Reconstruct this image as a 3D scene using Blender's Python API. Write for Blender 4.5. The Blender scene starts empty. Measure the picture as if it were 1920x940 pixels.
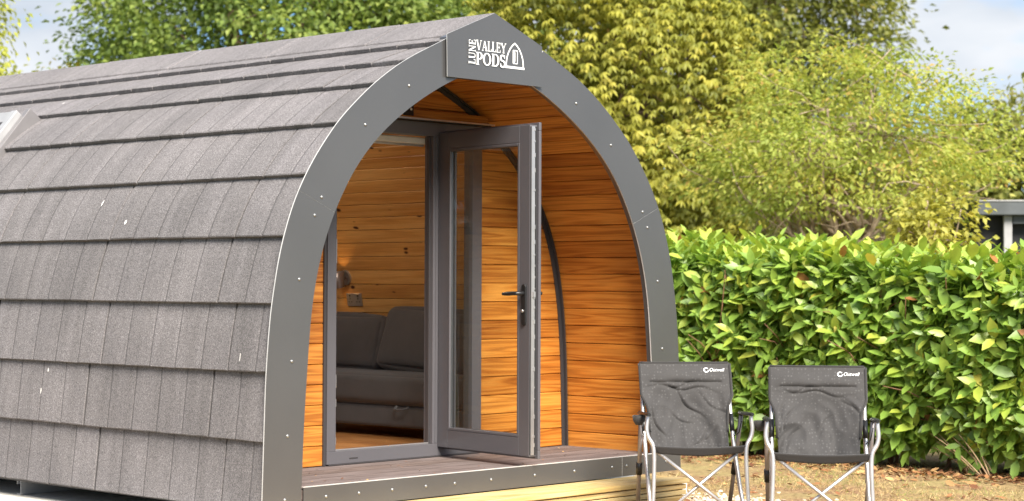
import bpy, math, random
import numpy as np
from mathutils import Vector, Matrix, noise

R = math.radians
random.seed(7)
rng = np.random.default_rng(11)
SC = bpy.context.scene
COL = SC.collection
EYE = 1.27            # eye height; the pod was measured with z = 0 at the eye, so H lifts everything onto the ground
H = EYE

# ------------------------------------------------------------------ camera
cam = bpy.data.cameras.new('camera')
cam.sensor_width = 36.0
cam.lens = 68.3
cam.clip_end = 2000
cam.dof.use_dof = True
cam.dof.focus_distance = 10.0
cam.dof.aperture_fstop = 3.4
camo = bpy.data.objects.new('camera', cam)
COL.objects.link(camo)
fx = Vector((0.686440, -0.727171, 0.004109)).normalized()
fz = Vector((-0.727100, -0.686500, -0.016702)).normalized()
fy = fz.cross(fx).normalized()
fx = fy.cross(fz).normalized()
camo.matrix_world = Matrix(((fx.x, fy.x, fz.x, -7.2835), (fx.y, fy.y, fz.y, -7.0), (fx.z, fy.z, fz.z, EYE), (0, 0, 0, 1)))
SC.camera = camo

# ------------------------------------------------------------------ sky, sun, exposure
SUN_AZ = math.atan2(-0.90, -0.42)      # direction towards the sun on the ground plane (x, y)
SUN_EL = R(42)
w = bpy.data.worlds.new('World')
SC.world = w
w.use_nodes = True
nt = w.node_tree
for n in list(nt.nodes):
    nt.nodes.remove(n)
wo = nt.nodes.new('ShaderNodeOutputWorld')
bg = nt.nodes.new('ShaderNodeBackground')
sky = nt.nodes.new('ShaderNodeTexSky')
sky.sky_type = 'NISHITA'
sky.sun_disc = False
sky.sun_elevation = SUN_EL
sky.sun_rotation = math.pi / 2 - SUN_AZ
sky.air_density = 1.0
sky.dust_density = 0.6
sky.ozone_density = 2.5
tc = nt.nodes.new('ShaderNodeTexCoord')
mp = nt.nodes.new('ShaderNodeMapping')
mp.inputs['Scale'].default_value = (1.0, 1.0, 2.6)
mp.inputs['Location'].default_value = (2.27, -2.42, -2.18)
cn = nt.nodes.new('ShaderNodeTexNoise')
cn.inputs['Scale'].default_value = 5.2
cn.inputs['Detail'].default_value = 7.0
cn.inputs['Roughness'].default_value = 0.52
cr = nt.nodes.new('ShaderNodeValToRGB')
cr.color_ramp.elements[0].position = 0.36
cr.color_ramp.elements[0].color = (0, 0, 0, 1)
cr.color_ramp.elements[1].position = 0.52
cr.color_ramp.elements[1].color = (1, 1, 1, 1)
cc = nt.nodes.new('ShaderNodeTexNoise')
cc.inputs['Scale'].default_value = 9.0
cc.inputs['Detail'].default_value = 4.0
cg = nt.nodes.new('ShaderNodeValToRGB')
cg.color_ramp.elements[0].position = 0.3
cg.color_ramp.elements[0].color = (1.75, 2.0, 2.35, 1)
cg.color_ramp.elements[1].position = 0.7
cg.color_ramp.elements[1].color = (2.9, 2.97, 3.08, 1)
mixc = nt.nodes.new('ShaderNodeMix')
mixc.data_type = 'RGBA'
nt.links.new(tc.outputs['Generated'], mp.inputs['Vector'])
nt.links.new(mp.outputs['Vector'], cn.inputs['Vector'])
nt.links.new(mp.outputs['Vector'], cc.inputs['Vector'])
nt.links.new(cn.outputs['Fac'], cr.inputs['Fac'])
nt.links.new(cc.outputs['Fac'], cg.inputs['Fac'])
nt.links.new(cr.outputs['Color'], mixc.inputs['Factor'])
tint = nt.nodes.new('ShaderNodeMix')
tint.data_type = 'RGBA'
tint.blend_type = 'MULTIPLY'
tint.inputs['Factor'].default_value = 1.0
tint.inputs[7].default_value = (0.31, 0.45, 0.58, 1)
nt.links.new(sky.outputs['Color'], tint.inputs[6])
nt.links.new(tint.outputs[2], mixc.inputs[6])
nt.links.new(cg.outputs['Color'], mixc.inputs[7])
nt.links.new(mixc.outputs[2], bg.inputs['Color'])
bg.inputs['Strength'].default_value = 0.11
nt.links.new(bg.outputs['Background'], wo.inputs['Surface'])

sl = bpy.data.lights.new('sun', 'SUN')
sl.energy = 3.3
sl.angle = R(32)
sl.color = (1.0, 0.93, 0.82)
so = bpy.data.objects.new('sun', sl)
COL.objects.link(so)
sd = Vector((math.cos(SUN_AZ) * math.cos(SUN_EL), math.sin(SUN_AZ) * math.cos(SUN_EL), math.sin(SUN_EL)))
so.rotation_euler = sd.to_track_quat('Z', 'Y').to_euler()
so.location = sd * 40

SC.view_settings.view_transform = 'Standard'
SC.view_settings.look = 'None'
SC.view_settings.exposure = 1.62
SC.view_settings.gamma = 1.0
SC.render.engine = 'CYCLES'
SC.cycles.max_bounces = 14
SC.cycles.diffuse_bounces = 9
SC.cycles.transparent_max_bounces = 8
SC.cycles.use_denoising = True

# ------------------------------------------------------------------ material helpers
def newmat(name):
    m = bpy.data.materials.new(name)
    m.use_nodes = True
    t = m.node_tree
    b = t.nodes['Principled BSDF']
    return m, t, b

def N(t, typ, **kw):
    n = t.nodes.new(typ)
    for k, v in kw.items():
        if k in n.inputs:
            n.inputs[k].default_value = v
        else:
            setattr(n, k, v)
    return n

def ramp(t, fac, stops):
    r = t.nodes.new('ShaderNodeValToRGB')
    e = r.color_ramp.elements
    while len(e) < len(stops):
        e.new(0.5)
    for i, (p, c) in enumerate(stops):
        e[i].position = p
        e[i].color = (c[0], c[1], c[2], 1) if len(c) == 3 else c
    t.links.new(fac, r.inputs['Fac'])
    return r.outputs['Color']

def mix(t, fac, a, b, mode='MIX'):
    m = t.nodes.new('ShaderNodeMix')
    m.data_type = 'RGBA'
    m.blend_type = mode
    for sock, v in ((m.inputs['Factor'], fac), (m.inputs[6], a), (m.inputs[7], b)):
        if isinstance(v, (int, float)):
            sock.default_value = v
        elif isinstance(v, (tuple, list)):
            sock.default_value = (v[0], v[1], v[2], 1)
        else:
            t.links.new(v, sock)
    return m.outputs[2]

def vmul(t, vec, s):
    m = t.nodes.new('ShaderNodeVectorMath')
    m.operation = 'MULTIPLY'
    t.links.new(vec, m.inputs[0])
    m.inputs[1].default_value = s
    return m.outputs[0]

def bump(t, b, h, strength, dist):
    n = N(t, 'ShaderNodeBump', Strength=strength, Distance=dist)
    t.links.new(h, n.inputs['Height'])
    t.links.new(n.outputs['Normal'], b.inputs['Normal'])

def plain(name, col, rough=0.5, metal=0.0, var=0.08, scale=12.0, bumps=0.0):
    m, t, b = newmat(name)
    tcn = N(t, 'ShaderNodeTexCoord')
    nz = N(t, 'ShaderNodeTexNoise', Scale=scale, Detail=5.0)
    t.links.new(tcn.outputs['Object'], nz.inputs['Vector'])
    lo = tuple(c * (1 - var) for c in col)
    hi = tuple(min(1, c * (1 + var)) for c in col)
    t.links.new(ramp(t, nz.outputs['Fac'], [(0.3, lo), (0.7, hi)]), b.inputs['Base Color'])
    b.inputs['Roughness'].default_value = rough
    b.inputs['Metallic'].default_value = metal
    if bumps:
        n2 = N(t, 'ShaderNodeTexNoise', Scale=scale * 20, Detail=3.0)
        t.links.new(tcn.outputs['Object'], n2.inputs['Vector'])
        bump(t, b, n2.outputs['Fac'], bumps, 0.002)
    return m

def wood(name, dark, mid, light, rough=0.45, knots=0.0, ring=1.0, coat=0.0):
    """grain follows the point attribute guv (metres along, metres across, plank seed) and rnd (plank tint)"""
    m, t, b = newmat(name)
    a = N(t, 'ShaderNodeAttribute', attribute_name='guv')
    rn = N(t, 'ShaderNodeAttribute', attribute_name='rnd')
    v = a.outputs['Vector']
    warp = N(t, 'ShaderNodeTexNoise', Scale=1.0, Detail=2.0)
    t.links.new(vmul(t, v, (1.6, 5.0, 7.0)), warp.inputs['Vector'])
    # growth rings: a smooth warped field cut by a sine
    rings = N(t, 'ShaderNodeTexNoise', Scale=1.0, Detail=2.0, Distortion=0.25)
    t.links.new(vmul(t, v, (0.55, 11.0, 9.0)), rings.inputs['Vector'])
    mm = N(t, 'ShaderNodeMath', operation='MULTIPLY')
    t.links.new(rings.outputs['Fac'], mm.inputs[0])
    mm.inputs[1].default_value = 62.0 * ring
    ss = N(t, 'ShaderNodeMath', operation='SINE')
    t.links.new(mm.outputs[0], ss.inputs[0])
    s2 = N(t, 'ShaderNodeMapRange')
    t.links.new(ss.outputs[0], s2.inputs['Value'])
    s2.inputs['From Min'].default_value = -1
    s2.inputs['From Max'].default_value = 1
    fib = N(t, 'ShaderNodeTexNoise', Scale=1.0, Detail=4.0)
    t.links.new(vmul(t, v, (5.0, 240.0, 5.0)), fib.inputs['Vector'])
    base = ramp(t, s2.outputs[0], [(0.0, dark), (0.38, mid), (1.0, light)])
    base = mix(t, 0.45, base, ramp(t, warp.outputs['Fac'], [(0.3, dark), (0.5, mid), (0.75, light)]))
    base = mix(t, 0.5, base, ramp(t, fib.outputs['Fac'], [(0.3, (0.52, 0.46, 0.42)), (0.65, (1.16, 1.14, 1.12))]), 'MULTIPLY')
    base = mix(t, 0.85, base, ramp(t, rn.outputs['Fac'], [(0.0, (0.70, 0.60, 0.50)), (0.5, (1, 1, 1)), (1.0, (1.2, 1.3, 1.45))]), 'MULTIPLY')
    if knots:
        vo = N(t, 'ShaderNodeTexVoronoi', Scale=1.0)
        wv = t.nodes.new('ShaderNodeVectorMath')
        wv.operation = 'ADD'
        t.links.new(vmul(t, v, (5.0, 10.5, 3.0)), wv.inputs[0])
        t.links.new(warp.outputs['Color'], wv.inputs[1])
        t.links.new(wv.outputs[0], vo.inputs['Vector'])
        kf = ramp(t, vo.outputs['Distance'], [(0.085, (1, 1, 1)), (0.085 + 0.13 * knots, (0, 0, 0))])
        base = mix(t, kf, base, (0.06, 0.016, 0.006))
    t.links.new(base, b.inputs['Base Color'])
    b.inputs['Roughness'].default_value = rough
    b.inputs['Coat Weight'].default_value = coat
    b.inputs['Coat Roughness'].default_value = 0.25
    bump(t, b, fib.outputs['Fac'], 0.25, 0.001)
    return m

def leafmat(name, stops, rough=0.45, trans=0.35, spec=0.5, tcol=None):
    m, t, b = newmat(name)
    rn = N(t, 'ShaderNodeAttribute', attribute_name='rnd')
    tcn = N(t, 'ShaderNodeTexCoord')
    nz = N(t, 'ShaderNodeTexNoise', Scale=14.0, Detail=3.0)
    t.links.new(tcn.outputs['Object'], nz.inputs['Vector'])
    c = ramp(t, rn.outputs['Fac'], stops)
    c = mix(t, 0.5, c, ramp(t, nz.outputs['Fac'], [(0.3, (0.75, 0.78, 0.7)), (0.7, (1.2, 1.18, 1.1))]), 'MULTIPLY')
    t.links.new(c, b.inputs['Base Color'])
    b.inputs['Roughness'].default_value = rough
    b.inputs['Specular IOR Level'].default_value = spec
    tr = N(t, 'ShaderNodeBsdfTranslucent')
    t.links.new(mix(t, 1.0, c, tcol or (1.25, 1.2, 0.75), 'MULTIPLY'), tr.inputs['Color'])
    ms = N(t, 'ShaderNodeMixShader', Fac=trans)
    out = t.nodes['Material Output']
    t.links.new(b.outputs[0], ms.inputs[1])
    t.links.new(tr.outputs[0], ms.inputs[2])
    t.links.new(ms.outputs[0], out.inputs['Surface'])
    return m

M = {}
# granule coated roof tile
def roof_material():
    m, t, b = newmat('granule_tile')
    tcn = N(t, 'ShaderNodeTexCoord')
    rn = N(t, 'ShaderNodeAttribute', attribute_name='rnd')
    g = N(t, 'ShaderNodeTexNoise', Scale=230.0, Detail=3.0, Roughness=0.7)
    g2 = N(t, 'ShaderNodeTexNoise', Scale=120.0, Detail=2.0)
    big = N(t, 'ShaderNodeTexNoise', Scale=2.2, Detail=5.0)
    stre = N(t, 'ShaderNodeTexNoise', Scale=1.0, Detail=4.0)
    for q in (g, g2, big):
        t.links.new(tcn.outputs['Object'], q.inputs['Vector'])
    t.links.new(vmul(t, tcn.outputs['Object'], (1.5, 16.0, 1.5)), stre.inputs['Vector'])
    c = ramp(t, g.outputs['Fac'], [(0.32, (0.085, 0.081, 0.082)), (0.5, (0.172, 0.163, 0.166)), (0.68, (0.32, 0.306, 0.31))])
    c = mix(t, 0.5, c, ramp(t, g2.outputs['Fac'], [(0.36, (0.55, 0.54, 0.53)), (0.64, (1.42, 1.40, 1.40))]), 'MULTIPLY')
    c = mix(t, 0.8, c, ramp(t, big.outputs['Fac'], [(0.3, (0.84, 0.83, 0.84)), (0.7, (1.14, 1.12, 1.12))]), 'MULTIPLY')
    c = mix(t, 0.45, c, ramp(t, stre.outputs['Fac'], [(0.3, (0.70, 0.70, 0.69)), (0.7, (1.22, 1.22, 1.23))]), 'MULTIPLY')
    c = mix(t, 0.7, c, ramp(t, rn.outputs['Fac'], [(0.0, (0.86, 0.85, 0.84)), (1.0, (1.12, 1.11, 1.12))]), 'MULTIPLY')
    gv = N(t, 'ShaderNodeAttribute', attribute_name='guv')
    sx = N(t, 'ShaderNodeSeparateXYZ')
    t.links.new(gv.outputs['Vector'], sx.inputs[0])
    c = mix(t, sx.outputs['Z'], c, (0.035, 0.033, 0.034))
    t.links.new(c, b.inputs['Base Color'])
    b.inputs['Roughness'].default_value = 0.85
    bump(t, b, g.outputs['Fac'], 0.5, 0.003)
    return m
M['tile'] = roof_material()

def coat_metal(name, col, rough=0.38, metal=0.25):
    m, t, b = newmat(name)
    tcn = N(t, 'ShaderNodeTexCoord')
    nz = N(t, 'ShaderNodeTexNoise', Scale=1.6, Detail=4.0)
    sp = N(t, 'ShaderNodeTexNoise', Scale=900.0, Detail=1.0)
    t.links.new(tcn.outputs['Object'], nz.inputs['Vector'])
    t.links.new(tcn.outputs['Object'], sp.inputs['Vector'])
    c = mix(t, 0.6, col, ramp(t, nz.outputs['Fac'], [(0.3, (0.9, 0.9, 0.9)), (0.7, (1.1, 1.1, 1.1))]), 'MULTIPLY')
    c = mix(t, 0.5, c, ramp(t, sp.outputs['Fac'], [(0.3, (0.85, 0.85, 0.85)), (0.7, (1.15, 1.15, 1.15))]), 'MULTIPLY')
    t.links.new(c, b.inputs['Base Color'])
    rr = N(t, 'ShaderNodeMapRange')
    t.links.new(nz.outputs['Fac'], rr.inputs['Value'])
    rr.inputs['To Min'].default_value = rough * 0.8
    rr.inputs['To Max'].default_value = rough * 1.2
    t.links.new(rr.outputs[0], b.inputs['Roughness'])
    b.inputs['Metallic'].default_value = metal
    return m
M['panel'] = coat_metal('anthracite_panel', (0.145, 0.143, 0.146), 0.30, 0.60)
M['frame'] = coat_metal('grey_door_frame', (0.115, 0.11, 0.121), 0.34, 0.15)
M['dark_frame'] = coat_metal('dark_trim', (0.05, 0.045, 0.047), 0.45, 0.1)
M['edge'] = plain('cut_panel_edge', (0.60, 0.59, 0.58), 0.4, 0.0)
M['screw'] = plain('screw_steel', (0.34, 0.34, 0.34), 0.35, 0.8)
M['alu'] = plain('chair_tube_silver', (0.62, 0.60, 0.60), 0.33, 0.75)
M['alu_dark'] = plain('grey_tube', (0.30, 0.27, 0.27), 0.38, 0.6)
M['steel'] = plain('lock_steel', (0.60, 0.58, 0.58), 0.3, 0.8)
M['white'] = plain('white_lettering', (0.85, 0.85, 0.85), 0.5)
M['black'] = plain('black_plastic', (0.015, 0.015, 0.016), 0.35)
M['gasket'] = plain('rubber_gasket', (0.02, 0.02, 0.02), 0.6)
M['white_metal'] = plain('pale_steel_channel', (0.40, 0.40, 0.41), 0.45, 0.3)
M['lead'] = plain('grey_flashing', (0.20, 0.19, 0.195), 0.45, 0.2)
M['blind'] = plain('blind_cassette', (0.55, 0.50, 0.44), 0.5)
M['teak'] = wood('oiled_cladding', (0.30, 0.092, 0.012), (0.55, 0.200, 0.028), (0.66, 0.290, 0.055), 0.42, 0, 0.9, 0.15)
M['pine'] = wood('knotty_pine', (0.52, 0.26, 0.07), (0.62, 0.34, 0.10), (0.68, 0.41, 0.15), 0.5, 0.5, 0.4, 0.1)
M['floor_wood'] = wood('floor_boards', (0.24, 0.09, 0.025), (0.42, 0.19, 0.06), (0.52, 0.26, 0.10), 0.35, 0, 1.0, 0.2)
M['deck'] = wood('composite_deck', (0.095, 0.073, 0.067), (0.135, 0.106, 0.099), (0.185, 0.15, 0.142), 0.55, 0, 1.3)
M['step'] = wood('treated_softwood', (0.50, 0.33, 0.11), (0.66, 0.48, 0.21), (0.74, 0.60, 0.32), 0.6, 0, 0.7)
M['bark'] = plain('bark', (0.16, 0.105, 0.07), 0.85, 0, 0.35, 18, 0.6)
M['bark_pale'] = plain('bark_pale', (0.38, 0.29, 0.21), 0.85, 0, 0.3, 18, 0.6)
M['stem'] = plain('hedge_stem', (0.20, 0.10, 0.055), 0.75, 0, 0.4, 30, 0.4)
M['twig'] = plain('dry_twig', (0.42, 0.29, 0.17), 0.8, 0, 0.3, 30, 0.4)
M['slab'] = plain('concrete_slab', (0.62, 0.60, 0.55), 0.85, 0, 0.15, 9, 0.4)
M['cabin'] = plain('black_cladding', (0.02, 0.02, 0.023), 0.6, 0, 0.2, 8)
M['cabin_roof'] = plain('grey_fascia', (0.09, 0.10, 0.11), 0.5)
M['post'] = plain('white_post', (0.36, 0.36, 0.37), 0.5)
M['dropping'] = plain('bird_lime', (0.8, 0.78, 0.75), 0.8)

def glass_material():
    m, t, b = newmat('clear_glass')
    b.inputs['Base Color'].default_value = (0.95, 0.97, 0.96, 1)
    b.inputs['Roughness'].default_value = 0.0
    gl = N(t, 'ShaderNodeBsdfGlossy', Roughness=0.0)
    gl.inputs['Color'].default_value = (1, 1, 1, 1)
    tr = N(t, 'ShaderNodeBsdfTransparent')
    tr.inputs['Color'].default_value = (0.93, 0.95, 0.94, 1)
    fr = N(t, 'ShaderNodeFresnel', IOR=1.5)
    ge = N(t, 'ShaderNodeNewGeometry')
    io = N(t, 'ShaderNodeMapRange')
    t.links.new(ge.outputs['Backfacing'], io.inputs['Value'])
    io.inputs['To Min'].default_value = 1.5
    io.inputs['To Max'].default_value = 1 / 1.5
    t.links.new(io.outputs[0], fr.inputs['IOR'])
    ms = N(t, 'ShaderNodeMixShader')
    t.links.new(fr.outputs[0], ms.inputs['Fac'])
    t.links.new(tr.outputs[0], ms.inputs[1])
    t.links.new(gl.outputs[0], ms.inputs[2])
    t.links.new(ms.outputs[0], t.nodes['Material Output'].inputs['Surface'])
    return m
M['glass'] = glass_material()

def fabric(name, col, dots=None, scale=60.0):
    m, t, b = newmat(name)
    tcn = N(t, 'ShaderNodeTexCoord')
    wv = N(t, 'ShaderNodeTexNoise', Scale=420.0, Detail=2.0)
    lg = N(t, 'ShaderNodeTexNoise', Scale=9.0, Detail=4.0)
    t.links.new(tcn.outputs['Object'], wv.inputs['Vector'])
    t.links.new(tcn.outputs['Object'], lg.inputs['Vector'])
    c = mix(t, 0.6, col, ramp(t, wv.outputs['Fac'], [(0.3, (0.65, 0.65, 0.65)), (0.7, (1.35, 1.35, 1.35))]), 'MULTIPLY')
    c = mix(t, 0.6, c, ramp(t, lg.outputs['Fac'], [(0.3, (0.85, 0.85, 0.85)), (0.7, (1.15, 1.15, 1.15))]), 'MULTIPLY')
    if dots:
        a = N(t, 'ShaderNodeAttribute', attribute_name='guv')
        vo = N(t, 'ShaderNodeTexVoronoi', Scale=scale, Randomness=0.5)
        t.links.new(a.outputs['Vector'], vo.inputs['Vector'])
        c = mix(t, ramp(t, vo.outputs['Distance'], [(0.16, (1, 1, 1)), (0.34, (0, 0, 0))]), c, dots)
    t.links.new(c, b.inputs['Base Color'])
    b.inputs['Roughness'].default_value = 0.8
    b.inputs['Sheen Weight'].default_value = 0.2
    bump(t, b, wv.outputs['Fac'], 0.3, 0.001)
    return m
M['chair_cloth'] = fabric('dotted_charcoal_cloth', (0.040, 0.0375, 0.0375), (0.072, 0.069, 0.069), 60.0)
M['chair_hem'] = fabric('dark_hem', (0.022, 0.02, 0.02))
M['sofa'] = fabric('sofa_weave', (0.060, 0.060, 0.066))

def ground_material():
    m, t, b = newmat('dry_sandy_ground')
    tcn = N(t, 'ShaderNodeTexCoord')
    n1 = N(t, 'ShaderNodeTexNoise', Scale=1.7, Detail=6.0)
    n2 = N(t, 'ShaderNodeTexNoise', Scale=28.0, Detail=6.0, Roughness=0.7)
    n3 = N(t, 'ShaderNodeTexNoise', Scale=6.0, Detail=5.0)
    for q in (n1, n2, n3):
        t.links.new(tcn.outputs['Object'], q.inputs['Vector'])
    c = ramp(t, n2.outputs['Fac'], [(0.28, (0.11, 0.056, 0.026)), (0.48, (0.28, 0.165, 0.085)), (0.7, (0.45, 0.30, 0.165))])
    c = mix(t, ramp(t, n1.outputs['Fac'], [(0.42, (0, 0, 0)), (0.62, (1, 1, 1))]), c, ramp(t, n2.outputs['Fac'], [(0.3, (0.22, 0.17, 0.06)), (0.7, (0.46, 0.37, 0.17))]))
    c = mix(t, 0.6, c, ramp(t, n3.outputs['Fac'], [(0.3, (0.72, 0.66, 0.62)), (0.7, (1.2, 1.18, 1.15))]), 'MULTIPLY')
    # bare soil gives way to lawn some metres off
    ds = N(t, 'ShaderNodeVectorMath', operation='DISTANCE')
    t.links.new(tcn.outputs['Object'], ds.inputs[0])
    ds.inputs[1].default_value = (2.2, 0.5, 0)
    ad = N(t, 'ShaderNodeMath', operation='MULTIPLY_ADD')
    t.links.new(n1.outputs['Fac'], ad.inputs[0])
    ad.inputs[1].default_value = 4.0
    t.links.new(ds.outputs['Value'], ad.inputs[2])
    mr = N(t, 'ShaderNodeMapRange')
    t.links.new(ad.outputs[0], mr.inputs['Value'])
    mr.inputs['From Min'].default_value = 7.5
    mr.inputs['From Max'].default_value = 9.0
    c = mix(t, mr.outputs[0], c, ramp(t, n2.outputs['Fac'], [(0.3, (0.03, 0.05, 0.012)), (0.7, (0.10, 0.12, 0.03))]))
    t.links.new(c, b.inputs['Base Color'])
    b.inputs['Roughness'].default_value = 0.95
    bump(t, b, n2.outputs['Fac'], 0.8, 0.02)
    return m
M['ground'] = ground_material()

def rndmat(name, stops, rough=0.8):
    m, t, b = newmat(name)
    rn = N(t, 'ShaderNodeAttribute', attribute_name='rnd')
    t.links.new(ramp(t, rn.outputs['Fac'], stops), b.inputs['Base Color'])
    b.inputs['Roughness'].default_value = rough
    return m
M['straw'] = rndmat('straw_blades', [(0, (0.30, 0.19, 0.08)), (0.55, (0.52, 0.38, 0.18)), (0.85, (0.62, 0.5, 0.27)), (1, (0.25, 0.28, 0.07))])
M['litter'] = rndmat('leaf_litter', [(0, (0.10, 0.035, 0.015)), (0.5, (0.30, 0.13, 0.05)), (1, (0.55, 0.36, 0.15))])
M['pebble'] = rndmat('pebbles', [(0, (0.30, 0.22, 0.15)), (0.5, (0.55, 0.45, 0.34)), (1, (0.72, 0.66, 0.58))])
M['laurel'] = leafmat('laurel_leaf', [(0.0, (0.085, 0.165, 0.028)), (0.35, (0.19, 0.325, 0.055)), (0.7, (0.29, 0.44, 0.075)), (0.90, (0.46, 0.54, 0.085)), (0.955, (0.52, 0.52, 0.09)), (0.975, (0.60, 0.46, 0.08)), (1.0, (0.42, 0.18, 0.06))], 0.42, 0.30, 0.7)

# ------------------------------------------------------------------ mesh helpers
class MB:
    """collects shapes; build() links them as one mesh object"""
    def __init__(s):
        s.v = []; s.f = []; s.m = []; s.sm = []; s.uv = []; s.rn = []
    def add(s, vs, fs, mat=0, smooth=False, uv=None, rn=0.5):
        o = len(s.v)
        s.v += [tuple(p) for p in vs]
        s.f += [tuple(i + o for i in f) for f in fs]
        s.m += [mat] * len(fs)
        s.sm += [smooth] * len(fs)
        s.uv += ([tuple(u) for u in uv] if uv is not None else [(p[0], p[2], p[1]) for p in vs])
        s.rn += [rn] * len(vs)
    def box(s, lo, hi, mat=0, rn=0.5, uv=None, mtx=None):
        x0, y0, z0 = lo; x1, y1, z1 = hi
        vs = [(x0, y0, z0), (x1, y0, z0), (x1, y1, z0), (x0, y1, z0), (x0, y0, z1), (x1, y0, z1), (x1, y1, z1), (x0, y1, z1)]
        if uv is None:
            sd_ = random.random() * 20
            # grain along the longest side
            d = [x1 - x0, y1 - y0, z1 - z0]
            a = d.index(max(d))
            o = [i for i in (0, 1, 2) if i != a]
            uv = [(p[a] + sd_, p[o[0]] + p[o[1]], sd_) for p in vs]
        if mtx is not None:
            vs = [tuple(mtx @ Vector(p)) for p in vs]
        s.add(vs, [(0, 3, 2, 1), (4, 5, 6, 7), (0, 1, 5, 4), (1, 2, 6, 5), (2, 3, 7, 6), (3, 0, 4, 7)], mat, False, uv, rn)
    def tube(s, pts, r, n=10, mat=0, rn=0.5, cap=True):
        pts = [Vector(p) for p in pts]
        rs = r if isinstance(r, (list, tuple)) else [r] * len(pts)
        tang = []
        for i in range(len(pts)):
            a = pts[max(i - 1, 0)]; b = pts[min(i + 1, len(pts) - 1)]
            tang.append((b - a).normalized())
        up = Vector((0, 0, 1)) if abs(tang[0].z) < 0.9 else Vector((1, 0, 0))
        u = (up - tang[0] * up.dot(tang[0])).normalized()
        vs = []
        for i, p in enumerate(pts):
            u = (u - tang[i] * u.dot(tang[i])).normalized()
            q = tang[i].cross(u)
            for k in range(n):
                a = 2 * math.pi * k / n
                vs.append(p + (u * math.cos(a) + q * math.sin(a)) * rs[i])
        fs = []
        for i in range(len(pts) - 1):
            for k in range(n):
                k2 = (k + 1) % n
                fs.append((i * n + k, i * n + k2, (i + 1) * n + k2, (i + 1) * n + k))
        s.add(vs, fs, mat, True, None, rn)
        if cap:
            o = len(s.v) - len(vs)
            s.f += [tuple(o + k for k in reversed(range(n))), tuple(o + (len(pts) - 1) * n + k for k in range(n))]
            s.m += [mat, mat]; s.sm += [False, False]
    def grid(s, P, mat=0, smooth=True, uv=None, rn=0.5, flip=False):
        """P[i][j] of points"""
        ni, nj = len(P), len(P[0])
        vs = [p for row in P for p in row]
        fs = []
        for i in range(ni - 1):
            for j in range(nj - 1):
                q = (i * nj + j, i * nj + j + 1, (i + 1) * nj + j + 1, (i + 1) * nj + j)
                fs.append(q[::-1] if flip else q)
        s.add(vs, fs, mat, smooth, [u for row in uv for u in row] if uv else None, rn)
    def prism(s, poly, y0, y1, mat=0, side=None):
        """closed polygon in (x, z) extruded along y, ends get mat, sides get side"""
        n = len(poly)
        vs = [(x, y0, z) for x, z in poly] + [(x, y1, z) for x, z in poly]
        s.add(vs, [tuple(range(n)), tuple(reversed(range(n, 2 * n)))], mat)
        o = len(s.v) - 2 * n
        for i in range(n):
            j = (i + 1) % n
            s.f.append((o + i, o + n + i, o + n + j, o + j))
            s.m.append(mat if side is None else side); s.sm.append(False)
    def build(s, name, mats, parent=None, bevel=0.0, seg=2, solid=0.0):
        me = bpy.data.meshes.new(name)
        org = Vector(parent_origin(parent)) if parent is not None else Vector((0, 0, 0))
        me.from_pydata([tuple(Vector(p) - org) for p in s.v], [], s.f)
        for k in (mats if isinstance(mats, (list, tuple)) else [mats]):
            me.materials.append(k)
        me.polygons.foreach_set('material_index', s.m)
        me.polygons.foreach_set('use_smooth', s.sm)
        a = me.attributes.new('guv', 'FLOAT_VECTOR', 'POINT')
        a.data.foreach_set('vector', [c for u in s.uv for c in u])
        b = me.attributes.new('rnd', 'FLOAT', 'POINT')
        b.data.foreach_set('value', s.rn)
        o = bpy.data.objects.new(name, me)
        COL.objects.link(o)
        if parent is not None:
            o.parent = parent
        if solid:
            md = o.modifiers.new('solid', 'SOLIDIFY'); md.thickness = solid; md.offset = 0
        if bevel:
            md = o.modifiers.new('bevel', 'BEVEL'); md.width = bevel; md.segments = seg
            md.limit_method = 'ANGLE'; md.angle_limit = R(40)
        return o

ORG = {}
def parent_origin(p):
    return ORG.get(p.name, (0, 0, 0))

def tag(o, label=None, cat=None, group=None, kind=None):
    if label: o['label'] = label
    if cat: o['category'] = cat
    if group: o['group'] = group
    if kind: o['kind'] = kind
    return o

def thing(name, label, cat, loc=(0, 0, 0), group=None, world=True):
    o = bpy.data.objects.new(name, None)
    o.empty_display_size = 0.2
    COL.objects.link(o)
    o.location = loc
    ORG[o.name] = tuple(loc) if world else (0, 0, 0)
    return tag(o, label, cat, group)

def sub(child, parent):
    """record the inherited origin of a part so that its own sub-parts land in place"""
    ORG[child.name] = ORG.get(parent.name, (0, 0, 0))
    return child

def np_mesh(name, V, loops, starts, totals, mat, rnd, parent=None, smooth=False):
    me = bpy.data.meshes.new(name)
    org = np.array(parent_origin(parent) if parent is not None else (0, 0, 0))
    V = (np.asarray(V) - org).astype(np.float32)
    me.vertices.add(len(V)); me.vertices.foreach_set('co', V.ravel())
    me.loops.add(len(loops)); me.loops.foreach_set('vertex_index', np.asarray(loops, np.int32))
    me.polygons.add(len(starts))
    me.polygons.foreach_set('loop_start', np.asarray(starts, np.int32))
    me.polygons.foreach_set('loop_total', np.asarray(totals, np.int32))
    if smooth:
        me.polygons.foreach_set('use_smooth', np.ones(len(starts), bool))
    b = me.attributes.new('rnd', 'FLOAT', 'POINT')
    b.data.foreach_set('value', np.asarray(rnd, np.float32))
    me.materials.append(mat)
    me.update(calc_edges=True)
    me.validate()
    o = bpy.data.objects.new(name, me)
    COL.objects.link(o)
    if parent is not None:
        o.parent = parent
    return o

def unit(a):
    return a / np.maximum(np.linalg.norm(a, axis=-1, keepdims=True), 1e-9)

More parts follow.
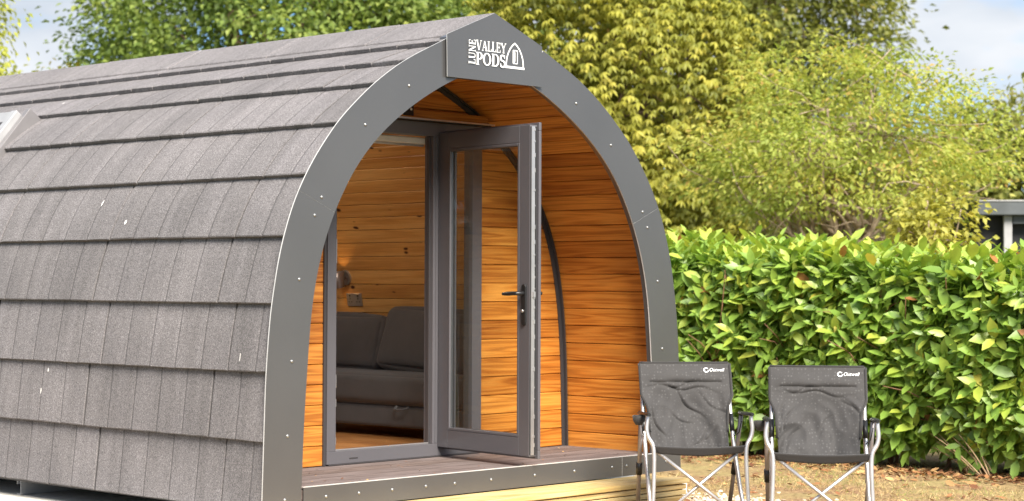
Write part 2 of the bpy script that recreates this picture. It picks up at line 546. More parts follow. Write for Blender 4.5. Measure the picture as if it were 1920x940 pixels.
def leaves(name, P, D, Nn, L, Wd, mat, rnd, parent, kind='fine', curl=0.15):
    """one mesh of leaves: base P, length axis D, normal Nn, length L, width Wd (arrays)"""
    D = unit(D)
    S = unit(np.cross(D, Nn))
    Nn = np.cross(S, D)
    if kind == 'fine':      # 8 vertices, folded along the midrib and curved
        tpl = [(0, 0, 0), (.32, -.46, .1), (.32, 0, 0), (.32, .46, .1), (.68, -.42, .1), (.68, 0, 0), (.68, .42, .1), (1, 0, 0)]
        fc = [(0, 2, 1), (0, 3, 2), (1, 2, 5, 4), (2, 3, 6, 5), (4, 5, 7), (5, 6, 7)]
    else:                   # 4 vertices, folded
        tpl = [(0, 0, 0), (.45, -.5, .18), (1, 0, 0), (.45, .5, .18)]
        fc = [(0, 2, 1), (0, 3, 2)]
    n = len(P); k = len(tpl)
    V = np.zeros((n, k, 3))
    for i, (a, b, c) in enumerate(tpl):
        V[:, i] = P + D * (L * a)[:, None] + S * (Wd * b)[:, None] + Nn * (Wd * c - L * curl * a * a)[:, None]
    lp = np.array([i for f in fc for i in f])
    loops = (np.arange(n)[:, None] * k + lp[None]).ravel()
    tot = np.tile([len(f) for f in fc], n)
    st = np.concatenate([[0], np.cumsum(tot)[:-1]])
    return np_mesh(name, V.reshape(-1, 3), loops, st, tot, mat, np.repeat(rnd, k), parent, smooth=(kind == 'fine'))

# ------------------------------------------------------------------ ground
def ground():
    def sheet(name, x0, x1, y0, y1, z, mat, n=2):
        b = MB()
        P = [[(x0 + (x1 - x0) * i / n, y0 + (y1 - y0) * j / n, z) for j in range(n + 1)] for i in range(n + 1)]
        b.grid(P, flip=True)
        o = b.build(name, mat)
        o['kind'] = 'structure'
        return o
    sheet('ground', -600, 600, -600, 600, 0.0, M['ground'])
ground()
sb = MB()
sb.box((-1.78, 0.10, -0.10), (1.75, 6.9, 0.115))
tag(sb.build('concrete_slab', M['slab'], bevel=0.01), kind='structure')

# ------------------------------------------------------------------ the pod
PROF = np.array([(1.512, -1.073), (1.502, -.742), (1.492, -.43), (1.468, -.15), (1.418, .12), (1.365, .285), (1.325, .385), (1.225, .555), (1.065, .755), (.862, .93), (.69, 1.045), (.585, 1.10), (.463, 1.155), (.36, 1.20), (.15, 1.305), (0, 1.38)])
def smooth_prof(P, n=240):
    s = np.concatenate([[0], np.cumsum(np.linalg.norm(np.diff(P, axis=0), axis=1))])
    q = np.linspace(0, s[-1], n)
    X = np.interp(q, s, P[:, 0]); Zz = np.interp(q, s, P[:, 1])
    for _ in range(60):
        X[1:-1] = .25 * X[:-2] + .5 * X[1:-1] + .25 * X[2:]
        Zz[1:-1] = .25 * Zz[:-2] + .5 * Zz[1:-1] + .25 * Zz[2:]
    return np.stack([X, Zz], 1)
SP = smooth_prof(PROF)
SA = np.concatenate([[0], np.cumsum(np.linalg.norm(np.diff(SP, axis=0), axis=1))])
TG = np.gradient(SP, axis=0)
NR = unit(np.stack([TG[:, 1], -TG[:, 0]], 1))        # outward normal (x>0 side)
def sp(s, off=0.0):
    """point of the shell at arc length s from the eaves, off metres outwards, on the x > 0 side, in world z"""
    x = np.interp(s, SA, SP[:, 0]); z = np.interp(s, SA, SP[:, 1])
    nx = np.interp(s, SA, NR[:, 0]); nz = np.interp(s, SA, NR[:, 1])
    return x + nx * off, z + nz * off + H
ARC = SA[-1]
LIN = [sp(s, -0.088) for s in np.linspace(0, ARC, 300)]
LINX = np.array([p[0] for p in LIN]); LINZ = np.array([p[1] for p in LIN])
def lin_x(z):
    return max(0.0, float(np.interp(z, LINZ, LINX)))

Y0, Y1, YW = 0.004, 6.45, 0.77       # front of roof, back of roof, door wall
ZD = -0.972 + H                     # deck level
pod = thing('glamping_pod', 'timber lined camping pod with grey shingle roof, curved dark front frame and open glass door', 'camping pod', (0, 3.2, 0.0))

def build_roof():
    slopes = {}
    lows = [0.010 + 0.32 * k for k in range(8)] + [2.50, 2.775]
    tops = lows[1:] + [2.93]
    offs = [0.108, 0.20, 0.09, 0.205, 0.166, 0.125, 0.03, 0.15, 0.09, 0.18]
    joint = [0.306, 0.42, 0.29, 0.413, 0.37, 0.325, 0.20, 0.40, 0.28, 0.36]
    pitch = 0.206
    for side in (-1, 1):
        b = MB()
        for c, (s0, s1) in enumerate(zip(lows, tops)):
            jy = joint[c] if side < 0 else joint[c] + 0.25
            k0 = -2
            sheet_r, sheet_o = {}, {}
            for k in range(-3, 32):
                ya = jy + k * pitch; yb = ya + pitch
                if yb < Y0 + .004 or ya > Y1:
                    continue
                sh = k // 5
                jl = (k % 5 == 0)
                jr = (k % 5 == 4)
                if sh not in sheet_r:
                    sheet_r[sh] = random.random(); sheet_o[sh] = random.uniform(-.0035, .0035)
                ya = max(ya, Y0); yb = min(yb, Y1)
                gl = 0.0045
                gr = 0.0045
                ys = [ya, ya + gl, ya + gl * 1.8, (ya + yb) / 2, yb - gr * 1.8, yb - gr, yb]
                dl = 0.016 if jl else 0.002
                dr = 0.016 if jr else 0.002
                dips = [-dl, -dl * .6, 0, 0.0012, 0, -dr * .6, -dr]
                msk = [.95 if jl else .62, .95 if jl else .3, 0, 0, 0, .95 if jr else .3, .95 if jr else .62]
                wob = random.uniform(-.003, .003)
                lowj = [0.005, 0.0015, wob, wob * .5, -wob * .4, 0.001, 0.005]
                lowj = [q + sheet_o[sh] for q in lowj]
                top = s1 + 0.028
                s0_ = s0
                if side < 0 and ya > 2.97 and yb < 3.87:
                    if s0 < 1.47 < top: top = 1.47
                    elif s0 >= 1.47 and top <= 2.2: continue
                    elif s0 < 2.17 < top: s0_ = 2.17
                ss = [0.0, 0.006, 0.06, 0.14, 0.22, 0.30, top - s0]
                ss = [q for q in ss if q < top - s0] + [top - s0] if ss[-2] > top - s0 else ss
                P, UV = [], []
                for i, q in enumerate(ss):
                    row, ru = [], []
                    f = q / (top - s0)
                    t = 0.031 * (1 - f) + 0.003 * f + (sheet_o[sh] * .6)
                    if i == 0: t -= 0.004
                    for j, y in enumerate(ys):
                        x, z = sp(max(s0_, s0 + lowj[j] * (1 - f) + q), t + dips[j])
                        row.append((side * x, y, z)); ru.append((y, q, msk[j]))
                    P.append(row); UV.append(ru)
                # butt edge down to the course below
                row0 = [(side * sp(s0 + lowj[j] + .002, -.004)[0], y, sp(s0 + lowj[j] + .002, -.004)[1]) for j, y in enumerate(ys)]
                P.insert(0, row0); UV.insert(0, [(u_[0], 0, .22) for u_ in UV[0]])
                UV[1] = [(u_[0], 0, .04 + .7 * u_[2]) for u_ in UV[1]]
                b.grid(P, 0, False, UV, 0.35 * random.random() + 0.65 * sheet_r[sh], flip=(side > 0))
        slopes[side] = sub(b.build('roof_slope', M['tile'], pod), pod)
    roof = slopes[-1]
    # sheathing under the tiles keeps the light out
    for side in (-1, 1):
        u = MB()
        zones = [(0.0, ARC, .015, Y1 - .01)] if side > 0 else [(0.0, ARC, .015, 3.03), (0.0, ARC, 3.81, Y1 - .01), (0.0, 1.52, 3.03, 3.81), (2.12, ARC, 3.03, 3.81)]
        for (sa_, sb2, y0_, y1_) in zones:
            P = [[(side * sp(s, -.012)[0], y, sp(s, -.012)[1]) for y in (y0_, y1_)] for s in np.linspace(sa_, sb2, 40)]
            P2 = [[(side * sp(s, -.05)[0], y, sp(s, -.05)[1]) for y in (y0_, y1_)] for s in np.linspace(sa_, sb2, 40)]
            u.grid(P, 0, True, flip=(side > 0)); u.grid(P2, 0, True, flip=(side < 0))
            u.grid([P[0], P2[0]], 0, False)
        u.build('sheathing', M['dark_frame'], slopes[side])
    # ridge capping pieces
    jy = [0.008, 0.72, 1.55, 2.47, 3.44, 4.40, 5.36, 6.47]
    for a, e in zip(jy[:-1], jy[1:]):
        r = MB()
        o = random.uniform(0, .004)
        sec = [(-.262, 1.262), (-.260, 1.287 + o), (-.13, 1.352 + o), (0, 1.420 + o), (.13, 1.352 + o), (.260, 1.287 + o), (.262, 1.262), (0, 1.375)]
        r.prism([(x, z + H - .012) for x, z in sec], a + .004, e - .004)
        r.uv = [(u_[0], u_[1], 0) for u_ in r.uv]
        r.build('ridge_cap', M['tile'], pod, bevel=0.004)
    # bird lime splashes lying on the tiles
    for s, y, ln, wd in [(1.52, 1.60, .055, .010), (1.40, 1.30, .05, .016), (.60, 1.36 + .45, .035, .012), (.50, 1.86, .05, .009),
                         (2.40, 2.9, .03, .01), (.72, .20, .07, .004)]:
        d = MB(); ln *= .8; wd *= .6
        for g in range(1):
            q = [(random.uniform(.5, 1) * math.cos(a) * wd, random.uniform(.5, 1) * math.sin(a) * ln / 2) for a in np.linspace(0, 6.28, 9)[:-1]]
            so_, yo = s + random.uniform(-.02, .02), y + random.uniform(-.012, .012)
            vs = []
            for (p, t) in q:
                # sits just above the tile face
                k = int((so_ - .01) // .32)
                f = ((so_ + t - .01) - k * .32) / .348
                x, z = sp(so_ + t, .031 * (1 - f) + .003 * f + .0042)
                vs.append((-x, yo + p * (1 if g == 0 else .5), z))
            d.add(vs, [tuple(range(len(vs)))])
        d.build('bird_lime', M['dropping'], roof, solid=0.001)
    # roof window in the left slope
    fr = MB()
    sa, sb_, ya, yb = 1.45, 2.19, 2.98, 3.86
    def Q(s, y, off):
        x, z = sp(s, off)
        return (-x, y, z)
    def bar(mb, s0, s1, y0, y1, lo, hi, mat=0):
        k = 6
        P = [[Q(s, y, hi) for y in (y0, y1)] for s in np.linspace(s0, s1, k)]
        chord = lambda s, o: None
        a0 = np.array(Q(s0, 0, 0)); a1 = np.array(Q(s1, 0, 0))
        n = np.array([-(a1 - a0)[2], 0, (a1 - a0)[0]]); n = n / np.linalg.norm(n)
        if n[2] < 0: n = -n
        vs = []
        for o in (lo, hi):
            for (pp, y) in ((a0, y0), (a1, y0), (a1, y1), (a0, y1)):
                v = pp + n * o
                vs.append((v[0], y, v[2]))
        mb.add(vs, [(0, 3, 2, 1), (4, 5, 6, 7), (0, 1, 5, 4), (1, 2, 6, 5), (2, 3, 7, 6), (3, 0, 4, 7)], mat)
    # straight frame between the two arc points, raised off the curved tiles
    A = np.array(Q(sa, 0, .0)); B = np.array(Q(sb_, 0, .0))
    dd = (B - A) / np.linalg.norm(B - A); nn = np.array([-dd[2], 0, dd[0]])
    if nn[2] < 0: nn = -nn
    Ln = np.linalg.norm(B - A)
    def fb(mb, u0, u1, y0, y1, o0, o1, mat=0):
        vs = []
        for o in (o0, o1):
            for (u, y) in ((u0, y0), (u1, y0), (u1, y1), (u0, y1)):
                v = A + dd * u + nn * o
                vs.append((v[0], y, v[2]))
        mb.add(vs, [(0, 3, 2, 1), (4, 5, 6, 7), (0, 1, 5, 4), (1, 2, 6, 5), (2, 3, 7, 6), (3, 0, 4, 7)], mat)
    fb(fr, 0, Ln, ya, ya + .06, .0, .135); fb(fr, 0, Ln, yb - .06, yb, .0, .135)
    fb(fr, Ln - .085, Ln, ya + .061, yb - .061, .0, .128); fb(fr, 0, .085, ya + .061, yb - .061, .0, .128)
    win = sub(fr.build('roof_window', M['white_metal'], roof and pod, bevel=.004), pod)
    for q0, q1 in ((ya - .045, ya - .002), (yb + .002, yb + .045)):
        fl = MB()
        fb(fl, -.03, Ln + .05, q0, q1, .0, .095)
        fl.build('flashing', M['lead'], win, bevel=.003)
    gp = MB()
    fb(gp, .086, Ln - .086, ya + .062, yb - .062, .085, .100)
    gp.build('pane', M['glass'], win)
    bd_ = MB()
    fb(bd_, .30, Ln - .088, ya + .063, yb - .063, .060, .066)
    bd_.build('blind', M['white'], win)  # white sheet added beneath the pane to make the glass pale
    for q0, q1 in ((Ln - .13, Ln - .086), (.086, .13)):
        sash = MB()
        fb(sash, q0, q1, ya + .062, yb - .062, .102, .124)
        sash.build('sash', M['dark_frame'], win)
build_roof()

# arch front -------------------------------------------------------------
INN = np.array([(1.314, -1.073), (1.31, -.97), (1.298, -.665), (1.28, -.43), (1.263, -.2), (1.24, -.03), (1.195, .145), (1.15, .265), (1.082, .4), (.975, .57), (.83, .72), (.668, .843), (.47, .96), (.27, 1.055), (.12, 1.10), (0, 1.115)])
IS = smooth_prof(INN, 160)
ISA = np.concatenate([[0], np.cumsum(np.linalg.norm(np.diff(IS, axis=0), axis=1))])
def ip(s):
    return np.interp(s, ISA, IS[:, 0]), np.interp(s, ISA, IS[:, 1]) + H
def nearest_s(S, SAr, x, z):
    return SAr[np.argmin((S[:, 0] - x) ** 2 + (S[:, 1] - z) ** 2)]

def ring(side, so0, so1, si0, si1, name):
    """one folded panel of the front arch between outer arcs so0..so1 and inner arcs si0..si1"""
    b = MB()
    n = 46
    out = [sp(s, .036) for s in np.linspace(so0, so1, n)]
    inn = [ip(s) for s in np.linspace(si0, si1, n)]
    y = -.007
    F = [[(side * o[0], y, o[1]), (side * i[0], y, i[1])] for o, i in zip(out, inn)]
    Bk = [[(side * o[0], y + .007, o[1]), (side * i[0], y + .007, i[1])] for o, i in zip(out, inn)]
    b.grid(F, 0, False, flip=(side < 0))
    b.grid(Bk, 0, False, flip=(side > 0))
    # cut edges
    b.grid([[F[k][0], Bk[k][0]] for k in range(n)], 1, True, flip=(side > 0))
    b.grid([[F[k][1], Bk[k][1]] for k in range(n)], 1, True, flip=(side < 0))
    b.grid([F[0], Bk[0]], 1, False); b.grid([F[-1], Bk[-1]], 1, False)
    # return folded back along the opening and along the roof edge, a hair inside the face
    for pts, d, dep in ((inn, 1, .030),):
        c = []
        for k in range(n):
            k2 = min(k + 1, n - 1); k1 = max(k - 1, 0)
            tx, tz = pts[k2][0] - pts[k1][0], pts[k2][1] - pts[k1][1]
            L = math.hypot(tx, tz) or 1
            nx, nz = (tz / L, -tx / L)
            c.append((pts[k][0] + d * nx * .003, pts[k][1] + d * nz * .003))
        b.grid([[(side * p[0], .001, p[1]), (side * p[0], dep, p[1])] for p in c], 0, True)
    return sub(b.build(name, [M['panel'], M['edge']], pod), pod)

def screw_at(parent, x, z, y=-.007, r=.0085):
    if not hasattr(screw_at, 'me'):
        b = MB()
        rings_ = [(1.0, 0), (1.0, .002), (.75, .0045), (.3, .006)]
        P = [[(r * q * math.cos(a), -h, r * q * math.sin(a)) for a in np.linspace(0, 2 * math.pi, 11)] for q, h in rings_]
        b.grid(P, 0, True, flip=True)
        b.add([(r * .3 * math.cos(a), -.006, r * .3 * math.sin(a)) for a in np.linspace(0, 2 * math.pi, 11)[:-1]], [tuple(range(10))])
        o = b.build('screw', M['screw'])
        screw_at.me = o.data
        bpy.data.objects.remove(o)
    o = bpy.data.objects.new('screw', screw_at.me)
    COL.objects.link(o)
    o.parent = parent
    g = ORG.get(parent.name, (0, 0, 0))
    o.location = (x - g[0], y - g[1], z + H - g[2])

s_out = nearest_s(SP, SA, 1.296, .405); s_inn = nearest_s(IS, ISA, 1.126, .338)
s_otop = nearest_s(SP, SA, .35, 1.205); s_itop = nearest_s(IS, ISA, .23, 1.07)
SCR_UP = [(.627, .978), (.919, .766), (1.196, .404)]
SCR_LO = [(1.239, .317), (1.332, .013), (1.375, -.371), (1.398, -.719), (1.412, -1.016)]
for side in (-1, 1):
    up = ring(side, s_out + .001, s_otop, s_inn + .001, s_itop, 'arch_panel')
    lo = ring(side, 0.0, s_out, 0.0, s_inn, 'arch_panel')
    # foot of the arch beside the deck fascia
    for x, z in SCR_UP: screw_at(up, side * x, z)
    for x, z in SCR_LO: screw_at(lo, side * x, z)
# backing behind the arch face, closes the gap between lining and roof
for side in (-1, 1):
    bk = MB()
    n = 60
    P = [[(side * sp(s, -.013)[0], .012, sp(s, -.013)[1]), (side * sp(s, -.098)[0], .012, sp(s, -.098)[1])] for s in np.linspace(0, ARC, n)]
    P2 = [[(a[0], .030, a[2]), (c[0], .030, c[2])] for a, c in P]
    bk.grid(P, 0, False); bk.grid(P2, 0, False)
    bk.grid([[P[k][1], P2[k][1]] for k in range(n)], 0, True)
    bk.build('arch_backing', M['dark_frame'], pod)

# gable panel with lettering ----------------------------------------------
gb = MB()
GP = [(-.378, 1.043), (.336, 1.043), (.33, 1.258), (-.035, 1.400), (-.382, 1.258)]
gb.prism([(x, z + H) for x, z in GP], -.026, -.022, 0, 1)
gb.prism([(x * .97, z + H) for x, z in [(-.36, 1.05), (.32, 1.05), (.31, 1.25), (-.035, 1.385), (-.36, 1.25)]], -.0215, .06, 0)
gable = sub(gb.build('gable_panel', [M['panel'], M['edge']], pod), pod)

class Ink:
    """flat strokes on the gable panel, each a fraction of a millimetre proud of the last"""
    def __init__(s): s.b = MB(); s.k = 0
    def poly(s, pts):
        y = -.0275 - s.k * 4e-5; s.k += 1
        area = sum(pts[i][0] * pts[(i + 1) % len(pts)][1] - pts[(i + 1) % len(pts)][0] * pts[i][1] for i in range(len(pts)))
        if area < 0: pts = pts[::-1]
        s.b.add([(x, y, z) for x, z in pts], [tuple(range(len(pts)))])
    def stroke(s, T, p, q, w):
        dx, dz = q[0] - p[0], q[1] - p[1]
        L = math.hypot(dx, dz) or 1
        nx, nz = -dz / L * w / 2, dx / L * w / 2
        s.poly([T(p[0] + nx, p[1] + nz), T(q[0] + nx, q[1] + nz), T(q[0] - nx, q[1] - nz), T(p[0] - nx, p[1] - nz)])
    def curve(s, T, pts, ws):
        for i in range(len(pts) - 1):
            p, q = pts[i], pts[i + 1]
            def off(j, sg):
                a = pts[max(j - 1, 0)]; c = pts[min(j + 1, len(pts) - 1)]
                dx, dz = c[0] - a[0], c[1] - a[1]; L = math.hypot(dx, dz) or 1
                return T(pts[j][0] - sg * dz / L * ws[j] / 2, pts[j][1] + sg * dx / L * ws[j] / 2)
            s.poly([off(i, 1), off(i + 1, 1), off(i + 1, -1), off(i, -1)])
TH, TN, SF = .19, .075, .06
def glyph(ink, ch, T):
    st = lambda a, b, w_: ink.stroke(T, a, b, w_)
    def serif(x, z, l=.17): st((x - l, z), (x + l, z), SF)
    def arc(cx, cz, rx, rz, a0, a1, wf, n=18):
        A = np.linspace(R(a0), R(a1), n)
        ink.curve(T, [(cx + rx * math.cos(a), cz + rz * math.sin(a)) for a in A], [wf(a) for a in A])
    thick = lambda a: TN + (TH - TN) * abs(math.cos(a)) ** 1.5
    if ch == 'V': st((.14, .99), (.46, .02), TH); st((.80, .99), (.48, .02), TN); serif(.14, .98); serif(.80, .98, .14); return .94
    if ch == 'A': st((.44, .99), (.13, .02), TN); st((.44, .97), (.76, .02), TH); st((.24, .34), (.62, .34), TN); serif(.13, .02, .14); serif(.76, .02); return .92
    if ch == 'L': st((.2, 0), (.2, 1), TH); serif(.2, .98); st((.04, .03), (.68, .03), SF); st((.65, .03), (.67, .27), TN); return .74
    if ch == 'E':
        st((.2, 0), (.2, 1), TH); st((.04, .97), (.66, .97), SF); st((.04, .03), (.70, .03), SF); st((.2, .52), (.52, .52), TN)
        st((.64, .97), (.64, .75), TN); st((.67, .03), (.68, .27), TN); st((.52, .64), (.52, .40), TN); return .78
    if ch == 'Y': st((.12, .98), (.46, .46), TH); st((.80, .98), (.48, .46), TN); st((.46, .5), (.46, 0), TH); serif(.12, .98); serif(.80, .98, .13); serif(.46, .02); return .92
    if ch == 'P':
        st((.2, 0), (.2, 1), TH); serif(.2, .02); st((.02, .97), (.42, .97), SF); st((.2, .46), (.42, .46), SF)
        arc(.40, .715, .24, .255, -90, 90, thick); return .74
    if ch == 'O': arc(.47, .5, .36, .47, 0, 360, thick, 34); return .96
    if ch == 'D':
        st((.2, 0), (.2, 1), TH); st((.02, .97), (.42, .97), SF); st((.02, .03), (.42, .03), SF)
        arc(.40, .5, .36, .47, -90, 90, thick); return .90
    if ch == 'S':
        pts, ws = [], []
        for a in np.linspace(R(35), R(270), 16): pts.append((.33 + .22 * math.cos(a), .745 + .225 * math.sin(a))); ws.append(TN + .02 + .1 * abs(math.cos(a)))
        for a in np.linspace(R(90), R(-145), 16)[1:]: pts.append((.33 + .25 * math.cos(a), .27 + .245 * math.sin(a))); ws.append(TN + .02 + .1 * abs(math.cos(a)))
        ink.curve(T, pts, ws); st((.53, .98), (.53, .72), TN); st((.1, .30), (.1, .02), TN); return .66
    if ch == 'U':
        st((.2, .32), (.2, 1), TH); st((.74, .32), (.74, 1), TN); serif(.2, .98); serif(.74, .98, .13)
        arc(.47, .34, .27, .30, 180, 360, lambda a: TN + (TH - TN) * (0.5 - 0.5 * math.cos(a + math.pi)) if False else TN + (TH - TN) * max(0, -math.cos(a)), 16); return .94
    if ch == 'N': st((.16, 0), (.16, 1), TN); st((.16, .98), (.74, .02), TH); st((.76, 0), (.76, 1), TN); serif(.13, .98, .12); serif(.16, .02, .13); serif(.76, .98, .13); return .94
def word(ink, text, x0, x1, z0, z1, vertical=False):
    adv = []
    class Dummy(Ink):
        def poly(s, p): pass
    for ch in text: adv.append(glyph(Dummy(), ch, lambda a, b: (a, b)))
    tot = sum(adv); c = 0
    for ch, a in zip(text, adv):
        if not vertical:
            sx = (x1 - x0) / tot
            glyph(ink, ch, lambda u, v, c=c: (x0 + (c + u) * sx, z0 + v * (z1 - z0) + H))
        else:
            sz = (z1 - z0) / tot
            glyph(ink, ch, lambda u, v, c=c: (x1 - v * (x1 - x0), z0 + (c + u) * sz + H))
        c += a
ink = Ink()
word(ink, 'VALLEY', -.172, .050, 1.1965, 1.2480)
word(ink, 'PODS', -.176, .042, 1.1215, 1.1860)
word(ink, 'LUNE', -.232, -.184, 1.120, 1.2480, True)
tag(ink.b.build('lettering', M['white'], gable), 'white serif lettering reading LUNE VALLEY PODS')
em = Ink(); em.k = 5
I_ = lambda u, v: (u, v + H)
arcp = [(.052, 1.131), (.052, 1.150), (.057, 1.178), (.068, 1.204), (.083, 1.227), (.100, 1.244), (.1165, 1.2555), (.133, 1.244), (.150, 1.227), (.165, 1.204), (.176, 1.178), (.181, 1.150), (.181, 1.131)]
em.curve(I_, arcp, [.0085] * len(arcp))
em.stroke(I_, (.044, 1.128), (.190, 1.128), .012)
for x0, x1 in ((.103, .136),):
    for p, q in (((x0, 1.150), (x0, 1.218)), ((x1, 1.150), (x1, 1.218)), ((x0, 1.218), (x1, 1.218)), ((x0, 1.150), (x1, 1.150))):
        em.stroke(I_, p, q, .0055)
em.stroke(I_, (.112, 1.152), (.112, 1.217), .004); em.stroke(I_, (.119, 1.160), (.119, 1.21), .003)
em.b.build('emblem', M['white'], gable)

# deck, fascia ---------------------------------------------------------------
dk = MB()
ny = 5
for k in range(ny):
    y0 = .004 + k * (.766 / ny)
    y1 = y0 + .766 / ny - .004
    # ribbed composite board
    m_ = 14
    sd_ = random.random() * 20; rn = random.uniform(.3, .7)
    P, U = [], []
    for j in range(m_ * 2 + 1):
        y = y0 + (y1 - y0) * j / (m_ * 2)
        z = ZD - (.0022 if j % 2 else 0)
        P.append([(-1.46, y, z), (1.46, y, z)]); U.append([(0 + sd_, y, sd_), (2.92 + sd_, y, sd_)])
    dk.grid(P, 0, False, U, rn, flip=True)
dk.box((-1.46, .004, ZD - .10), (1.46, .77, ZD - .006))
dk.build('deck', M['deck'], pod)
fa = MB()
fa.box((-1.30, -.010, -1.0745 + H), (1.020, -.005, -.966 + H)); fa.box((1.0225, -.010, -1.0745 + H), (1.315, -.005, -.966 + H))
fa.box((-1.30, -.010, -.9662 + H), (1.315, .012, -.9640 + H), 1)
fa.box((1.0195, -.0095, -1.074 + H), (1.0225, -.006, -.967 + H), 1)
fas = sub(fa.build('deck_fascia', [M['panel'], M['edge']], pod), pod)
for x in (-1.16, -.95, -.73, -.50, -.296, -.03, .303, .62, .934, 1.058): screw_at(fas, x, -1.018, -.010)

# linings ---------------------------------------------------------------------
def planked(b, side, y0, y1, off, pitch, s_start, s_end, hole=None):
    s = s_start
    while s < s_end - .01:
        e = min(s + pitch, s_end)
        g = .0045
        sd_ = random.random() * 40; rn = min(1, max(0, random.gauss(.5, .22)))
        sec = [(s, -.009), (s + .001, -.006), (s + g, 0), ((s + e) / 2, 0), (e - g, 0), (e - .001, -.006)]
        P, U = [], []
        for q, o in sec:
            x, z = sp(q, off - o)
            P.append([(side * x, y0, z), (side * x, y1, z)])
            U.append([(y0 + sd_, q - s, sd_), (y1 + sd_, q - s, sd_)])
        if hole and s < hole[1] and e > hole[0]:
            for k0, k1 in ((y0, hole[2]), (hole[3], y1)):
                b.grid([[(r_[0][0], k0, r_[0][2]), (r_[1][0], k1, r_[1][2])] for r_ in P], 0, False, [[(k0 + sd_, u_[0][1], sd_), (k1 + sd_, u_[0][1], sd_)] for u_ in U], rn, flip=(side < 0))
        else:
            b.grid(P, 0, False, U, rn, flip=(side < 0))
        s = e
for side in (-1, 1):
    b = MB()
    planked(b, side, .032, YW + .03, -.088, .1065, .085, ARC - .005)
    b.build('porch_lining', M['teak'], pod)
    b = MB()
    planked(b, side, YW + .075, Y1 - .06, -.088, .098, .10, ARC - .005, (1.50, 2.14, 3.02, 3.82) if side < 0 else None)
    b.build('room_lining', M['pine'], pod)

# door wall ---------------------------------------------------------------------
XL, XR, ZT = -.507, .676, .892 + H      # outer frame of the door set
bw = MB()
def row(z0, z1, xa, xb, xa2, xb2, sd_, rn, off_y=YW):
    g = .0045
    zs = [(z0, .009), (z0 + .001, .006), (z0 + g, 0), (z1 - g, 0), (z1 - .001, .006)]
    P, U = [], []
    for z, d in zs:
        f = (z - z0) / (z1 - z0)
        a = xa + (xa2 - xa) * f; c = xb + (xb2 - xb) * f
        P.append([(a, off_y + d, z), (c, off_y + d, z)]); U.append([(a + sd_, z - z0, sd_), (c + sd_, z - z0, sd_)])
    bw.grid(P, 0, False, U, rn)
z = ZD; k = 0
while z < 1.30 + H:
    z1 = z + .1078
    sd_ = random.random() * 40; rn = min(1, max(0, random.gauss(.55, .2)))
    cut = [z, z1] if not (z < ZT < z1) else [z, ZT, z1]
    for a, c in zip(cut[:-1], cut[1:]):
        xa, xc = lin_x(a) + .012, lin_x(c) + .012
        if c <= ZT + 1e-6:
            row(a, c, -xa, XL, -xc, XL, sd_, rn); row(a, c, XR, xa, XR, xc, sd_ + 7, min(1, rn + random.uniform(-.15, .15)))
        else:
            row(a, c, -xa, xa, -xc, xc, sd_, rn)
    z = z1
bw.build('door_wall', M['teak'], pod)
# inner skin of the door wall
iw = MB()
def irow(z0, z1, xa, xb, xa2, xb2):
    sd_ = random.random() * 40
    y0, y1 = YW + .05, YW + .068
    vs = [(xa, y0, z0), (xb, y0, z0), (xb2, y0, z1), (xa2, y0, z1), (xa, y1, z0), (xb, y1, z0), (xb2, y1, z1), (xa2, y1, z1)]
    iw.add(vs, [(0, 1, 2, 3), (7, 6, 5, 4), (0, 4, 5, 1), (1, 5, 6, 2), (2, 6, 7, 3), (3, 7, 4, 0)], 0, False, [(p[0] + sd_, p[2] - z0, sd_) for p in vs], random.uniform(.3, .7))
z = ZD
while z < 1.27 + H:
    z1 = min(z + .1, ZT) if z < ZT - 1e-4 else z + .1
    xa, xc = lin_x(z + .001) + .02, lin_x(z1) + .02
    if z < ZT - 1e-4:
        irow(z, z1 - .001, -xa, XL, -xc, XL); irow(z, z1 - .001, XR, xa, XR, xc)
    else:
        irow(z, z1 - .001, -xa, xa, -xc, xc)
    z = z1
iw.build('inner_wall', M['pine'], pod)
# corner trim following the lining
n = 120
for side in (-1, 1):
    tr = MB()
    S_ = np.linspace(.085, ARC - .004, n)
    A_ = [[(side * sp(s, -.092)[0], YW - .006, sp(s, -.092)[1]), (side * sp(s, -.124)[0], YW - .006, sp(s, -.124)[1])] for s in S_]
    B_ = [[(side * sp(s, -.092)[0], YW - .026, sp(s, -.092)[1]), (side * sp(s, -.100)[0], YW - .026, sp(s, -.100)[1])] for s in S_]
    tr.grid(A_, 0, False, flip=(side < 0))
    tr.grid([[A_[i][1], (A_[i][1][0], YW + .004, A_[i][1][2])] for i in range(n)], 0, True)
    tr.grid([[B_[i][1], (sp(s, -.1)[0] * side, YW - .006, sp(s, -.1)[1])] for i, s in enumerate(S_)], 0, True)
    tr.grid(B_, 0, False, flip=(side < 0))
    tr.build('corner_trim', M['dark_frame'], pod)
# base and floor, room end wall
fl = MB()
fl.box((-1.44, YW + .02, -1.06 + H), (1.44, Y1 - .05, -.952 + H - .004), 1)
y = YW + .02
sd0 = 0
for i in range(20):
    x0 = -1.42 + i * .142
    sd_ = random.random() * 40
    fl.box((x0, YW + .03, -.956 + H), (x0 + .1405, Y1 - .06, -.948 + H), 0, random.uniform(.3, .7))
fl.build('room_floor', [M['floor_wood'], M['dark_frame']], pod)
ew = MB()
def endrow(z0, z1, xa, xb):
    sd_ = random.random() * 40
    ew.box((xa, Y1 - .06, z0 + .002), (xb, Y1 - .03, z1 - .002), 0, random.uniform(.3, .7))
z = ZD
while z < 1.34 + H:
    z1 = z + .1
    x = lin_x(z1) + .02
    if z1 <= -.86 + H or z >= .62 + H:
        endrow(z, z1, -x, x)
    else:
        endrow(z, z1, -x, -.92)
        if x > .92: endrow(z, z1, .92, x)
    z = z1
ew.build('end_wall', M['pine'], pod)
ef = MB()  # added end window, out of view, enlarged to bring daylight inside
